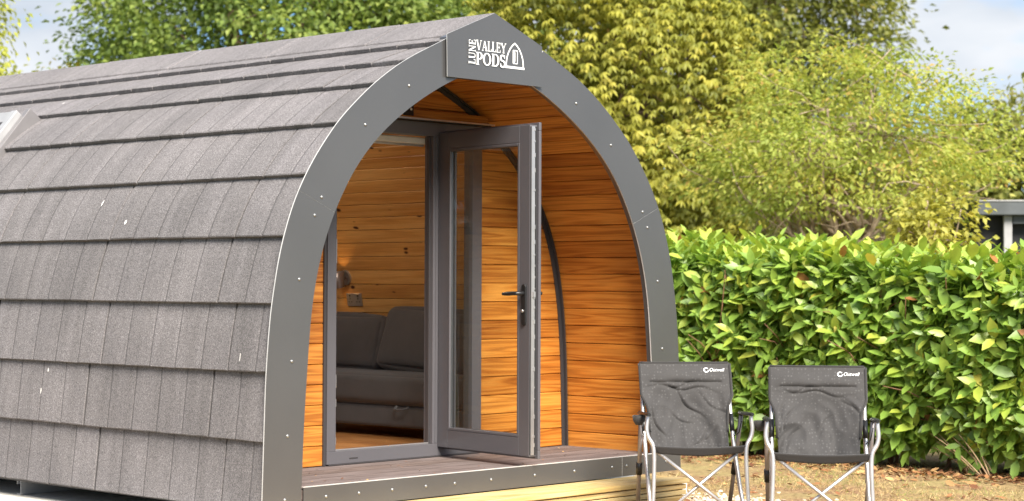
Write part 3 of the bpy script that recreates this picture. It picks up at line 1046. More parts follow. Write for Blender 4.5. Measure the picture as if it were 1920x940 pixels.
for lo, hi in (((-.94, -.90), (-.86, .66)), ((.86, -.90), (.94, .66)), ((-.86, -.90), (.86, -.82)), ((-.86, .58), (.86, .66)), ((-.03, -.82), (.03, .58))):
    ef.box((lo[0], Y1 - .07, lo[1] + H), (hi[0], Y1 - .01, hi[1] + H))
endw = sub(ef.build('added_end_window', M['frame'], pod, bevel=.003), pod)
eg = MB(); eg.box((-.86, Y1 - .045, -.82 + H), (.86, Y1 - .035, .58 + H)); eg.build('pane', M['glass'], endw)

# steel channels under the floor
for y in (.76, 2.125, 3.5, 4.85, 6.2):
    c = MB()
    for lo, hi in (((-.004, 0), (.0, .085)), ((.0, .081), (.035, .085)), ((.0, 0), (.035, .004)), ((.031, .055), (.035, .081))):
        c.box((-1.47, y + lo[0], .118 + lo[1]), (1.47, y + hi[0], .118 + hi[1]))
    c.build('floor_channel', M['white_metal'], pod)

# door set: frame, side light, open leaf --------------------------------------------
F0, F1 = YW - .018, YW + .052
df = MB()
ZB = -.972 + H
def fbar(x0, x1, z0, z1, y0=F0, y1=F1, mat=0):
    df.box((x0, y0, z0), (x1, y1, z1), mat)
fbar(XL + .018, -.427, ZB + .075, ZT - .075)
fbar(.287, .392, ZB + .075, ZT - .075)
fbar(.600, XR, ZB + .075, ZT - .075)
fbar(XL + .018, XR, ZT - .0749, ZT)
fbar(XL + .018, XR, ZB + .008, ZB + .0749)
fbar(XL, XL + .0175, ZB + .002, ZT, F0 + .006, F1, 1)             # dark outer edge strip
fbar(XL + .03, XR - .02, ZB + .001, ZB + .0075, F0 - .004, F1, 1)     # solid dark strip painted in as the shadow gap below the sill
fbar(-.427, -.417, ZB + .0752, ZT - .0752, F0 + .022, F0 + .045)    # rebates
fbar(.277, .2868, ZB + .0752, ZT - .0752, F0 + .022, F0 + .045, 1)
fbar(-.4168, .2768, ZB + .0752, ZB + .083, F0 + .02, F0 + .040, 2)   # threshold strip
fbar(.305, .309, ZB + .08, ZT - .08, F0 - .005, F0 - .0002, 0)
fbar(.345, .352, ZB + .08, ZT - .08, F0 - .005, F0 - .0002, 1)
dfo = sub(df.build('door_frame', [M['frame'], M['dark_frame'], M['steel']], pod, bevel=.0025), pod)
dh = MB()
# drip flashing over the head
dh.box((-.66, F0 - .085, ZT + .004), (.69, YW + .002, ZT + .009), 0)
dh.box((-.66, F0 - .088, ZT + .001), (.69, F0 - .0855, ZT + .010), 1)
dh.box((-.66, F0 - .030, ZT + .0095), (.69, F0 + .006, ZT + .058), 2)
dh.build('drip_flashing', [M['dark_frame'], M['steel'], M['teak']], dfo)
for zz in ((-.66, -.62), (-.56, -.49), (.10, .23), (-.86, -.82)):
    kp = MB()
    kp.box((-.4265, F0 + .002, zz[0] + H), (-.4235, F0 + .0195, zz[1] + H))
    kp.build('lock_keep', M['steel'], dfo)
dr = MB(); dr.box((-.33, F0 - .002, ZB + .030), (-.27, F0 - .0002, ZB + .037)); dr.build('drain_cover', M['dark_frame'], dfo)
sg = MB(); sg.box((.3925, YW + .008, ZB + .0755), (.5995, YW + .030, ZT - .0755)); sg.build('side_light', M['glass'], pod)

# leaf: local u from hinge (0) to free edge (W), v thickness, z up; placed by a matrix
Wl, Zb, Zt = .795, -.915 + H, .836 + H
hx, hy = .386, YW - .03
ang = math.atan2(-.79, -.100)        # direction of the leaf on the ground plane
LM = Matrix.Translation((hx, hy, 0)) @ Matrix.Rotation(ang, 4, 'Z')
# leaf direction u; its left normal v points to +x side when opened, so the face seen from the door side is at v = 0
def leafbox(mb, u0, u1, v0, v1, z0, z1, mat=0):
    mb.box((u0, v0, z0), (u1, v1, z1), mat, mtx=LM)
lf = MB()
st = .088
vA, vB = -.062, -.012
leafbox(lf, 0, st, vA, vB, Zb, Zt); leafbox(lf, Wl - st, Wl - .002, vA, vB, Zb, Zt)
leafbox(lf, st + .0002, Wl - st - .0002, vA, vB, Zt - .092, Zt - .0005); leafbox(lf, st + .0002, Wl - st - .0002, vA, vB, Zb + .0005, Zb + .098)
leafbox(lf, -.005, Wl + .012, vB + .0003, .006, Zb - .014, Zb + .03); leafbox(lf, -.005, Wl + .012, vB + .0003, .006, Zt - .03, Zt + .014)
leafbox(lf, -.005, .03, vB + .0003, .006, Zb + .0302, Zt - .0302); leafbox(lf, Wl - .05, Wl + .012, vB + .0003, .006, Zb + .0302, Zt - .0302)
door = sub(lf.build('door', M['frame'], pod, bevel=.003), pod)
bd = MB()
for v0, v1 in ((vA - .001, vA + .012), (vB - .014, vB - .002)):
    leafbox(bd, st, st + .016, v0, v1, Zb + .098, Zt - .092); leafbox(bd, Wl - st - .016, Wl - st, v0, v1, Zb + .098, Zt - .092)
    leafbox(bd, st + .0162, Wl - st - .0162, v0, v1, Zt - .108, Zt - .0925); leafbox(bd, st + .0162, Wl - st - .0162, v0, v1, Zb + .0985, Zb + .114)
bd.build('glazing_bead', M['frame'], door, bevel=.003)
gp = MB(); leafbox(gp, st + .004, Wl - st - .004, -.049, -.027, Zb + .104, Zt - .098); gp.build('pane', M['glass'], door)
gk = MB()
leafbox(gk, Wl - .0018, Wl + .003, -.026, -.019, Zb + .01, Zt - .01); leafbox(gk, Wl - .0018, Wl + .002, -.060, -.056, Zb + .01, Zt - .01)
gk.build('gasket', M['gasket'], door)
lk = MB()
leafbox(lk, Wl - .0018, Wl + .0015, -.052, -.030, Zb + .008, Zt - .008)
for q in [.05, .10, .2, .3, .36, .45, .56, .62, .70, .78, .83, .88, .94, 1.0, 1.06, 1.12, 1.2, 1.32, 1.40, 1.5, 1.58, 1.66, 1.72]:
    h_ = random.choice([.008, .012, .022])
    leafbox(lk, Wl + .0016, Wl + .005, -.035 + random.uniform(-.006, .004), -.029, Zb + q, Zb + q + h_)
leafbox(lk, Wl + .0016, Wl + .012, -.046, -.032, .0 + H - .075, .0 + H - .045)
lk.build('lock_strip', M['steel'], door)
def handle(v, sgn):
    hb = MB()
    uc = Wl - .042
    z0, z1 = -.225 + H, -.005 + H
    # rounded backplate
    pl = []
    r_ = .0165
    for a in np.linspace(0, math.pi, 9): pl.append((uc + r_ * math.cos(a), z1 - r_ + r_ * math.sin(a)))
    for a in np.linspace(math.pi, 2 * math.pi, 9): pl.append((uc + r_ * math.cos(a), z0 + r_ + r_ * math.sin(a)))
    b2 = MB(); b2.prism(pl, min(v, v + sgn * .010), max(v, v + sgn * .010))
    for i in range(len(b2.v)):
        b2.v[i] = tuple(LM @ Vector(b2.v[i]))
    hb.add(b2.v, b2.f)
    zl = -.055 + H
    pts = [(uc, v + sgn * .009, zl), (uc, v + sgn * .035, zl), (uc - .008, v + sgn * .050, zl), (uc - .03, v + sgn * .054, zl), (uc - .075, v + sgn * .053, zl - .002), (uc - .125, v + sgn * .048, zl - .004)]
    hb.tube([tuple(LM @ Vector(p)) for p in pts], [.011, .011, .0105, .0105, .0115, .008], 10)
    h = sub(hb.build('handle', M['black'], door, bevel=.002), door)
    if sgn < 0:
        cy = MB()
        cy.tube([tuple(LM @ Vector((uc - .003, v + sgn * .009, -.148 + H))), tuple(LM @ Vector((uc - .003, v + sgn * .018, -.148 + H)))], .0085, 10, 0)
        cy.build('key_cylinder', M['steel'], door)
handle(vA - .0002, -1)
handle(.0062, 1)
for q in (.2, .9, 1.6):
    hg = MB()
    hg.tube([tuple(LM @ Vector((-.012, .006, Zb + q))), tuple(LM @ Vector((-.012, .006, Zb + q + .1)))], .010, 10)
    hg.build('hinge', M['frame'], door)

# ------------------------------------------------------------------ things inside the pod
def soft_box(b, lo, hi, r=.05, puff=.02, n=14, mtx=None, seed=0, mat=0):
    """rounded, slightly puffed cushion block"""
    c = [(lo[i] + hi[i]) / 2 for i in range(3)]; hh = [(hi[i] - lo[i]) / 2 for i in range(3)]
    for ax in range(3):
        o = [i for i in range(3) if i != ax]
        for sg in (-1, 1):
            P = []
            for i in range(n + 1):
                row_ = []
                for j in range(n + 1):
                    # denser towards the rims so that the rounding is smooth
                    fa_ = lambda q: math.sin((q / n * 2 - 1) * math.pi / 2)
                    p = [0, 0, 0]
                    p[ax] = sg * hh[ax]; p[o[0]] = fa_(i) * hh[o[0]]; p[o[1]] = fa_(j) * hh[o[1]]
                    q = [max(-hh[k] + r, min(hh[k] - r, p[k])) for k in range(3)]
                    d = Vector([p[k] - q[k] for k in range(3)])
                    if d.length > 1e-9: d = d.normalized() * r
                    p2 = Vector(q) + d
                    e0 = 1 - (p[o[0]] / hh[o[0]]) ** 2; e1 = 1 - (p[o[1]] / hh[o[1]]) ** 2
                    p2[ax] += sg * puff * max(0, e0) ** .7 * max(0, e1) ** .7
                    wv = Vector((p2.x + c[0], p2.y + c[1], p2.z + c[2]))
                    nz_ = noise.noise(wv * 7 + Vector((seed, 0, 0))) * .006
                    p2[ax] += sg * nz_ * max(0, e0) * max(0, e1)
                    v = Vector(c) + p2
                    if mtx is not None: v = mtx @ v
                    row_.append(tuple(v))
                P.append(row_)
            flip = (sg > 0) == (ax != 1)
            b.grid(P, mat, True, flip=not flip)
sofa = thing('sofa', 'dark grey fabric sofa with loose back cushions seen through the open pod door', 'sofa', (1.1, 2.0, -.948 + H))
fz0 = -.948 + H
b = MB(); soft_box(b, (.86, .95, fz0 + .065), (1.30, 3.05, fz0 + .195), .018, .004); b.build('base', M['sofa'], sofa)
b = MB(); soft_box(b, (.84, .95, fz0 + .20), (1.30, 3.05, fz0 + .385), .04, .012); seat = sub(b.build('seat', M['sofa'], sofa), sofa)
b = MB(); b.tube([(.838, 1.52, fz0 + .192), (.81, 1.535, fz0 + .180), (.80, 1.575, fz0 + .176), (.81, 1.615, fz0 + .180), (.838, 1.63, fz0 + .192)], .008, 8); b.build('pull_loop', M['sofa'], seat)
for (ya, yb, zt, tilt, roll, sd_) in ((2.06, 3.05, .735, 14, 0, 1), (1.02, 2.07, .775, 17, 3, 5)):
    b = MB()
    mt = Matrix.Translation((1.10, (ya + yb) / 2, fz0 + .385)) @ Matrix.Rotation(R(tilt), 4, 'Y') @ Matrix.Rotation(R(roll), 4, 'X')
    soft_box(b, (-.07, (ya - yb) / 2, 0.0), (.08, (yb - ya) / 2, zt - .385), .045, .03, 16, mt, sd_)
    b.build('back_cushion', M['sofa'], sofa)
for x in (.92, 1.24):
    for y in (1.05, 2.95):
        b = MB(); b.box((x - .02, y - .02, fz0), (x + .02, y + .02, fz0 + .066)); b.build('leg', M['black'], sofa)

def wall_frame(s, y, off):
    """matrix on the right hand lining: local x along -y, local y up the wall, local z into the room"""
    x, z = sp(s, -.088 - off); x2, z2 = sp(s + .05, -.088 - off)
    up_ = Vector((x2 - x, 0, z2 - z)).normalized()
    al = Vector((0, -1, 0))
    nn = al.cross(up_).normalized()
    if nn.x > 0: nn = -nn
    return Matrix(((al.x, up_.x, nn.x, x), (al.y, up_.y, nn.y, y), (al.z, up_.z, nn.z, z), (0, 0, 0, 1)))
s_sock = float(np.interp(-.10, SP[:, 1], SA)); s_lamp = float(np.interp(.05, SP[:, 1], SA))
W1 = wall_frame(s_sock, 2.60, 0.0)
sk = thing('wall_socket', 'brushed steel double wall socket on pine boards above the sofa', 'socket', tuple(W1.translation))
b = MB(); b.box((-.073, -.043, .0), (.073, .043, .008), mtx=W1); b.build('plate', M['steel'], sk, bevel=.002)
for cx in (-.038, .038):
    b = MB()
    for dx, dy, w_, h_ in ((0, .016, .005, .012), (-.013, -.006, .009, .005), (.013, -.006, .009, .005), (.0, .034, .012, .010)):
        b.box((cx + dx - w_ / 2, dy - h_ / 2 - .008, .0082), (cx + dx + w_ / 2, dy + h_ / 2 - .008, .010), mtx=W1)
    b.build('outlet', M['black'], sk)
W2 = wall_frame(s_lamp, 2.66, 0.0)
lmp = thing('wall_lamp', 'small grey wall lamp on pine boards over the socket inside the pod', 'wall lamp', tuple(W2.translation))
b = MB()
P = [[tuple(W2 @ Vector((r_ * math.cos(a), r_ * math.sin(a), h_))) for a in np.linspace(0, 2 * math.pi, 21)] for r_, h_ in ((.0, .012), (.05, .012), (.052, .0))]
b.grid(P, 0, False); b.build('back_plate', M['steel'], lmp)
b = MB()
P = [[tuple(W2 @ Vector((r_ * math.cos(a), h_, .065 + r_ * math.sin(a)))) for a in np.linspace(0, 2 * math.pi, 21)] for r_, h_ in ((.028, -.055), (.043, .05), (.040, .05), (.025, -.055))]
b.grid(P, 0, True); b.build('shade', M['alu_dark'], lmp)
b = MB(); b.tube([tuple(W2 @ Vector((0, 0, .012))), tuple(W2 @ Vector((0, 0, .035)))], .012, 8); b.build('arm', M['steel'], lmp)
b = MB(); P = [[tuple(W2 @ Vector((.018 * math.sin(t) * math.cos(a), .018 * math.cos(t) - .01, .065 + .018 * math.sin(t) * math.sin(a)))) for a in np.linspace(0, 6.2832, 11)] for t in np.linspace(.01, 3.13, 8)]
bm_, bt_, bb_ = newmat('lit_bulb')
bb_.inputs['Emission Color'].default_value = (1.0, .58, .22, 1); bb_.inputs['Emission Strength'].default_value = 25.0
b.grid(P, 0, True); b.build('bulb', bm_, lmp)

fill_can = MB()  # added fill lamp, out of view, its glow brightens the dark room
fill_can.tube([(0, 2.35, 1.235 + H), (0, 2.35, 1.205 + H)], .10, 24)
cl_ = sub(fill_can.build('added_fill_lamp', M['white'], pod), pod)
dif = MB(); dif.tube([(0, 2.35, 1.2045 + H), (0, 2.35, 1.195 + H)], .088, 24)
cm_, ct_, cb_ = newmat('fill_glow')
cb_.inputs['Emission Color'].default_value = (1.0, .87, .70, 1); cb_.inputs['Emission Strength'].default_value = 55.0
dif.build('fill_disc', cm_, cl_)

bl = thing('roller_blind', 'cream roller blind cassette across the top inside the pod doorway', 'blind', (-.06, YW + .09, ZT - .1))
b = MB(); b.box((-.45, YW + .0535, ZT - .118), (.32, YW + .105, ZT - .079)); b.build('cassette', M['blind'], bl, bevel=.008)
b = MB(); b.box((-.43, YW + .07, ZT - .130), (.30, YW + .09, ZT - .1182)); b.build('bottom_bar', M['steel'], bl, bevel=.003)

ol = thing('porch_light', 'small black outdoor wall light above the pod door frame', 'wall light', (.06, YW - .02, .955 + H))
b = MB(); b.box((.02, YW - .05, .915 + H), (.105, YW - .002, .99 + H)); b.build('housing', M['black'], ol, bevel=.006)
b = MB(); b.box((.072, YW - .056, .945 + H), (.086, YW - .0505, .959 + H)); b.build('sensor', M['white'], ol, bevel=.003)

# ------------------------------------------------------------------ timber step
stp = thing('timber_step', 'pale treated timber step with grooved board sides in front of the pod', 'step', (-.1, -.2, 0))
b = MB()
zt = -1.079 + H
for (y0, y1) in ((-.298, -.152), (-.148, -.013)):
    sd_ = random.random() * 20; m_ = 9
    rn = random.uniform(.45, .7)
    b.box((-1.75, y0, zt - .027), (1.262, y1, zt), 0, rn)
b.build('tread', M['step'], stp, bevel=.005)
b = MB()
z = 0.004
for k in range(5):
    h_ = (zt - .03 - .004) / 5
    b.box((-1.74, -.284, z + .002), (1.248, -.262, z + h_ - .003), 0, random.uniform(.3, .6))
    b.box((1.224, -.261, z + .002), (1.248, -.02, z + h_ - .003), 0, random.uniform(.3, .6))
    z += h_
b.build('side_boards', M['step'], stp, bevel=.003)
b = MB(); b.box((-1.72, -.258, .002), (1.22, -.03, zt - .03)); b.build('carcass', M['stem'], stp)

# ------------------------------------------------------------------ camping chairs
def catmull(pts, n=6):
    P = [Vector(p) for p in pts]
    out = []
    for i in range(len(P) - 1):
        p0 = P[max(i - 1, 0)]; p1 = P[i]; p2 = P[i + 1]; p3 = P[min(i + 2, len(P) - 1)]
        for k in range(n):
            t = k / n
            out.append(0.5 * ((2 * p1) + (p2 - p0) * t + (2 * p0 - 5 * p1 + 4 * p2 - p3) * t * t + (3 * p1 - p0 - 3 * p2 + p3) * t ** 3))
    out.append(P[-1])
    return out
def text_mesh(s, size):
    cu = bpy.data.curves.new('t', 'FONT'); cu.body = s; cu.size = size; cu.shear = .35; cu.extrude = .0006
    o = bpy.data.objects.new('t', cu); COL.objects.link(o)
    bpy.context.view_layer.update()
    me = bpy.data.meshes.new_from_object(o.evaluated_get(bpy.context.evaluated_depsgraph_get()))
    V = [tuple(v.co) for v in me.vertices]; Fc = [tuple(p.vertices) for p in me.polygons]
    bpy.data.objects.remove(o); bpy.data.curves.remove(cu); bpy.data.meshes.remove(me)
    return V, Fc

def make_chair(label, seed, wr):
    c = thing('camping_chair', label, 'camping chair', (0, 0, 0), 'camping chairs on the dry ground', world=False)
    rr = .0115
    for s in (-1, 1):
        # back upright running down and forward to the front foot
        b = MB(); b.tube([(s * .230, .245, .845), (s * .231, .17, .63), (s * .233, .085, .45), (s * .236, -.06, .24), (s * .244, -.245, .02)], rr, 12, 0)
        b.build('back_tube', M['alu'], c)
        b = MB(); b.tube(catmull([(s * .264, -.20, .61), (s * .266, -.205, .58), (s * .270, -.21, .535), (s * .262, -.215, .495), (s * .238, -.225, .445), (s * .236, -.235, .33), (s * .244, -.25, .15), (s * .252, -.265, .02)], 5), rr * .95, 12)
        b.build('front_leg', M['alu'], c)
        b = MB(); b.tube([(s * .262, .03, .59), (s * .256, .10, .42), (s * .250, .17, .25), (s * .242, .275, .02)], rr, 12)
        rl = b.build('rear_leg', M['alu_dark'], c)
        b = MB(); b.tube([(s * .2535, .135, .335), (s * .251, .16, .275)], .017, 12); b.build('joint', M['black'], rl)
        b = MB(); b.tube([(s * .2525, -.265, .0), (s * .252, -.263, .03)], .017, 12)
        b.build('foot_cap', M['black'], c)
        b = MB(); b.tube([(s * .242, .273, .0), (s * .242, .271, .03)], .017, 12)
        b.build('foot_cap', M['black'], rl)
        # arm rest pad with a slight crown
        b = MB()
        P = []
        for i in range(13):
            f = i / 12; y = -.245 + .33 * f
            wd = .020 * min(1, math.sqrt(max(.02, 1 - ((f - .5) / .52) ** 4)))
            z0 = .610 - .012 * f
            P.append([(s * .264 + wd * math.cos(a), y, z0 + .011 * math.sin(a) * (1 if math.sin(a) > 0 else .7)) for a in np.linspace(0, 2 * math.pi, 13)])
        b.grid(P, 0, True)
        b.add(P[0], [tuple(range(12))]); b.add(P[-1], [tuple(range(12))])
        b.build('armrest', M['black'], c)
        # slider clamp on the back tube
        b = MB(); b.tube([(s * .2315, .15, .585), (s * .2325, .105, .500)], .0135, 12); b.build('clamp', M['black'], c)
        b = MB(); b.tube([(s * .234, .09, .475), (s * .252, .03, .50), (s * .262, .015, .56)], .003, 8); b.build('arm_link', M['black'], c)
    # crossed front braces
    for s in (-1, 1):
        b = MB(); b.tube([(s * .205, -.19 + .012 * s, .415), (-s * .238, -.245 + .012 * s, .065)], .0088, 10); b.build('cross_brace', M['alu'], c)
    for s in (-1, 1):
        b = MB(); b.tube([(s * .20, .15 + .012 * s, .40), (-s * .27, .26 + .012 * s, .05)], .0088, 10)
        # rear braces lie flat under the seat, out of sight from the front
        b2 = MB(); b2.tube([(s * .215, -.20, .412), (s * .238, -.222, .432)], .006, 8); b2.build('seat_bracket', M['alu'], c)
    # back cloth
    ni, nj = 88, 76
    cr_ = random.Random(int(seed * 10))
    CR = [(cr_.uniform(-.19, .19), cr_.uniform(.44, .68), cr_.choice([1, -1]) * cr_.uniform(.5, 1.5), cr_.uniform(.04, .11), cr_.uniform(.007, .014)) for _ in range(6)]
    CR += [(-.02, .72, -.08, .14, .008), (-.05, .735, .1, .10, .006)]
    P, U = [], []
    for i in range(ni + 1):
        v = i / ni                        # 0 bottom .. 1 top
        z = .41 + v * (.852 - .41)
        row_, ru = [], []
        # half width: full above the arms, drawn in lower down
        if v > .62: hw = .240
        elif v > .42: hw = .240 - .030 * math.sin((.62 - v) / .20 * math.pi / 2)
        else: hw = .210 - .012 * (1 - v / .42)
        for j in range(nj + 1):
            u = j / nj * 2 - 1
            x = u * hw
            y = .045 + .20 * max(0, (z - .41) / .44) ** 1.0 - .010
            belly = .045 * (1 - u * u) * math.sin(math.pi * min(1, v * 1.1 + .1))
            y += belly
            # pleat under the top pillow
            pz = (z - .752)
            y += .009 * math.exp(-(pz / .006) ** 2) * (1 if abs(u) < .8 else 0)
            y -= .008 * math.exp(-((z - .786) / .025) ** 2) * (1 - u * u)
            # folds: diagonal creases fanning from the lower corners
            q = Vector((x * 5 + seed * 3.1, z * 3.2, seed))
            f1 = noise.noise(q)
            low = max(0, min(1, (.72 - v) / .35))
            y += wr * low * (.020 * math.sin(26 * (x * .9 * (1 if u > 0 else -1) + z * .55) + 5 * f1 + seed) * (.35 + abs(u)) * .7
                             + .014 * abs(noise.noise(Vector((x * 11 + z * 5, z * 7 - x * 6, seed * 7)))) * 2 - .010)
            y += wr * .006 * noise.noise(Vector((x * 9, z * 9, seed + 5)))
            for (cx, cz, an, ln_, dp) in CR:
                ca_, sa_ = math.cos(an), math.sin(an)
                uu = (x - cx) * ca_ + (z - cz) * sa_; vv = -(x - cx) * sa_ + (z - cz) * ca_
                vv += .012 * math.sin(uu * 30 + seed)
                y += dp * math.exp(-(vv / .006) ** 2 - (uu / ln_) ** 2) - .7 * dp * math.exp(-((vv - .016) / .011) ** 2 - (uu / ln_) ** 2)
            x2 = x
            row_.append((x2, y, z)); ru.append((x, z, 0))
        P.append(row_); U.append(ru)
    b = MB(); b.grid(P, 0, True, U)
    back = sub(b.build('backrest', M['chair_cloth'], c, solid=.005), c)
    # hems round the back cloth
    b = MB()
    for jj in (0, nj):
        b.tube([Vector(P[i][jj]) + Vector((0, -.002, 0)) for i in range(18, ni + 1, 3)], .0075, 8)
    b.tube([Vector(P[ni][j]) for j in range(0, nj + 1, 5)], .006, 8)
    b.build('hem', M['chair_hem'], back)
    # brand lettering
    V, Fc = text_mesh('Outwell', .024)
    b = MB()
    vs = []
    for (x, y, z) in V:
        vs.append((.128 + x, 0, .808 + y))
    def on_cloth(x, z):
        i = min(ni, max(0, (z - .41) / .442 * ni)); j = min(nj, max(0, (x / .240 + 1) / 2 * nj))
        i0, j0 = int(i), int(j); i1 = min(ni, i0 + 1); j1 = min(nj, j0 + 1)
        fi, fj = i - i0, j - j0
        return (P[i0][j0][1] * (1 - fi) * (1 - fj) + P[i1][j0][1] * fi * (1 - fj) + P[i0][j1][1] * (1 - fi) * fj + P[i1][j1][1] * fi * fj)
    b.add([(x, on_cloth(x, z) - .0065 - yy[2] * .5, z) for (x, _, z), yy in zip(vs, V)], Fc)
    A = np.linspace(R(40), R(360), 18)
    for a0, a1 in zip(A[:-1], A[1:]):
        ro, ri = .0125, .0078
        q = [(ro * math.cos(a0), ro * math.sin(a0)), (ro * math.cos(a1), ro * math.sin(a1)), (ri * math.cos(a1) + .001, ri * math.sin(a1)), (ri * math.cos(a0) + .001, ri * math.sin(a0))]
        b.add([(.113 + p[0] * 1.15, on_cloth(.113 + p[0], .815 + p[1]) - .0066, .815 + p[1]) for p in q], [(3, 2, 1, 0)])
    b.build('logo', M['white'], back)
    # seat and its front hem
    P2 = []
    for i in range(21):
        f = i / 20
        row_ = []
        for j in range(25):
            u = j / 24 * 2 - 1
            x = u * (.236 - .03 * f)
            y = -.225 + .285 * f
            z = .448 - .026 * f - .020 * (1 - u * u) * math.sin(math.pi * (f * .8 + .1)) - .004 * (1 - u * u) * (1 - f)
            row_.append((x, y, z))
        P2.append(row_)
    b = MB(); b.grid(P2, 0, True, [[(p[0], p[1], 1) for p in r_] for r_ in P2], flip=True)
    b.build('seat', M['chair_cloth'], c, solid=.005)
    b = MB()
    Pf = []
    for k in range(6):
        Pf.append([(p[0] * (1.03 - .02 * k), p[1] - .006 + .004 * k, p[2] + .006 - .0075 * k - .0012 * k * (1 - abs(p[0]) / .25)) for p in P2[0]])
    b.grid(Pf, 0, True, flip=False)
    b.build('front_hem', M['chair_hem'], c, solid=.006)
    # cup holder pocket of mesh hung from the left arm
    b = MB()
    s = -1
    Pc = []
    for r_, dz in ((.033, 0), (.029, -.028), (.018, -.046), (.001, -.050)):
        Pc.append([(-.292 + r_ * math.cos(a), -.10 + r_ * math.sin(a) * .9, .598 + dz) for a in np.linspace(0, 2 * math.pi, 15)])
    b.grid(Pc, 0, True)
    b.build('cup_holder', M['chair_hem'], c, solid=.003)
    return c
c1 = make_chair('charcoal folding camping chair with a creased back, overlapping the pod and its timber step', 1.7, .9)
c1.location = (.656, -.787, 0.0)
c1.rotation_euler = (0, 0, R(-46.6 + 5))
c2 = make_chair('charcoal folding camping chair with only the hedge behind it, facing squarely forward', 4.3, 1.0)
c2.location = (.772, -1.495, 0.0)
c2.rotation_euler = (0, 0, R(-46.6 - 6))

# ------------------------------------------------------------------ hedge
hedge = thing('laurel_hedge', 'clipped glossy green laurel hedge running behind the camping chairs', 'hedge', (4.6, 1.2, 0))
def build_hedge():
    ya, yb = -2.6, 5.0
    xf, xb = 4.22, 5.05
    zt, zb = 1.315, .14
    P, D, NN, L, Wd, RN = [], [], [], [], [], []
    stems = MB()
    def shoot(p, d, n, ln, young, size=1.0):
        d = d.normalized()
        u = d.orthogonal().normalized(); q = d.cross(u)
        a0 = random.random() * 6.28
        base = random.random()
        for k in range(n):
            f = (k + .6) / n
            a = a0 + k * 2.4
            rad = u * math.cos(a) + q * math.sin(a)
            open_ = .95 - .55 * f
            ld = (d * (1 - open_ * .75) + rad * (open_ + .15) + Vector((0, 0, .10 - .30 * (1 - f) * random.random()))).normalized()
            nn = (d * .8 - rad * .35 + Vector((0, 0, .55)))
            pos = p + d * (ln * f)
            l_ = min(.19, random.lognormvariate(-2.05, .22)) * size * (.75 + .35 * math.sin(f * 2.6))
            P.append(pos); D.append(ld); NN.append(nn); L.append(l_); Wd.append(l_ * random.uniform(.38, .50))
            r0 = .20 + .42 * base + random.uniform(0, .30)
            if young: r0 = .42 + .46 * f + random.uniform(-.1, .1)
            x = random.random()
            if x < .007: r0 = 1.0
            elif x < .018: r0 = .965
            RN.append(min(1, max(0, r0)) if x < .018 else min(.93, max(0, r0)))
        return
    lump = lambda y, z: .09 * noise.noise(Vector((y * 1.3, z * 1.6, 3))) + .05 * noise.noise(Vector((y * 3.1, z * 3.4, 9)))
    toph = lambda y, x: zt + .053 * (y + .5) + .07 * noise.noise(Vector((y * 1.7, x * 2, 1))) + .03 * noise.noise(Vector((y * 5, x * 4, 4)))
    # front face in three depths, back face, top
    for layer, (dx, cnt) in enumerate(((0.0, 1750), (.10, 1250), (.24, 900))):
        for _ in range(cnt):
            y = random.uniform(ya, yb); z = random.uniform(zb, toph(y, xf) - .04)
            low = max(0, (.36 - z) / .3)
            if low > 0 and noise.noise(Vector((y * 2.2, 0, 7))) > .12 and random.random() < .6: continue
            x = xf + dx + lump(y, z) + .10 * low
            d = Vector((-.75 - .3 * random.random(), random.uniform(-.55, .55), random.uniform(-.15, .75) - low * .5))
            ln = random.uniform(.12, .24)
            p = Vector((x + .08, y, z)) - d.normalized() * .05
            shoot(p, d, random.randint(6, 9), ln, random.random() < .16 + .22 * (z / zt) ** 3)
    for _ in range(950):
        y = random.uniform(ya, yb); x = random.uniform(xf - .02, xb)
        z = toph(y, x) - random.uniform(.02, .16)
        d = Vector((random.uniform(-.35, .25), random.uniform(-.35, .35), 1))
        shoot(Vector((x, y, z)), d, random.randint(6, 9), random.uniform(.10, .24), random.random() < .85)
    for _ in range(900):
        y = random.uniform(ya, yb); z = random.uniform(zb, zt + .05 * y)
        d = Vector((.9, random.uniform(-.5, .5), random.uniform(-.1, .7)))
        shoot(Vector((xb - .1 - lump(y, z), y, z)), d, 6, .18, False, 1.15)
    for _ in range(700):
        y = random.uniform(ya, yb); z = random.uniform(zb + .1, zt - .1); x = random.uniform(xf + .3, xb - .2)
        d = Vector((random.uniform(-1, .4), random.uniform(-.6, .6), random.uniform(0, .8)))
        shoot(Vector((x, y, z)), d, 6, .2, False, 1.2)
    leaves('foliage', np.array(P), np.array(D), np.array(NN), np.array(L), np.array(Wd), M['laurel'], np.array(RN), hedge, 'fine', .16)
    # woody framework
    y = ya + .1
    while y < yb:
        x0 = random.uniform(xf + .12, xf + .36)
        for k in range(random.randint(2, 4)):
            a = random.uniform(-.5, .5); r0 = random.uniform(.008, .016)
            dx = random.uniform(-.30, .3); top_ = random.uniform(.8, 1.38)
            pts = [Vector((x0, y, -.01)) + Vector((random.uniform(-.04, .04), random.uniform(-.05, .05), 0))]
            for f in (.2, .45, .7, 1):
                pts.append(Vector((x0 + dx * f ** .8 + random.uniform(-.03, .03), y + a * f + random.uniform(-.04, .04), top_ * f)))
            stems.tube(catmull(pts, 3), [r0 * (1 - .7 * i / 12) for i in range(13)], 6)
            for g in range(4):
                i = random.randint(4, 11)
                q = Vector(catmull(pts, 3)[i])
                e = q + Vector((random.uniform(-.36, .05), random.uniform(-.25, .25), random.uniform(.05, .3)))
                stems.tube([q, (q + e) / 2 + Vector((0, 0, .03)), e], [.005, .004, .0025], 5)
        y += random.uniform(.22, .42)
    stems.build('stems', M['stem'], hedge)
    # bare dry suckers at the foot of the hedge
    tw = MB()
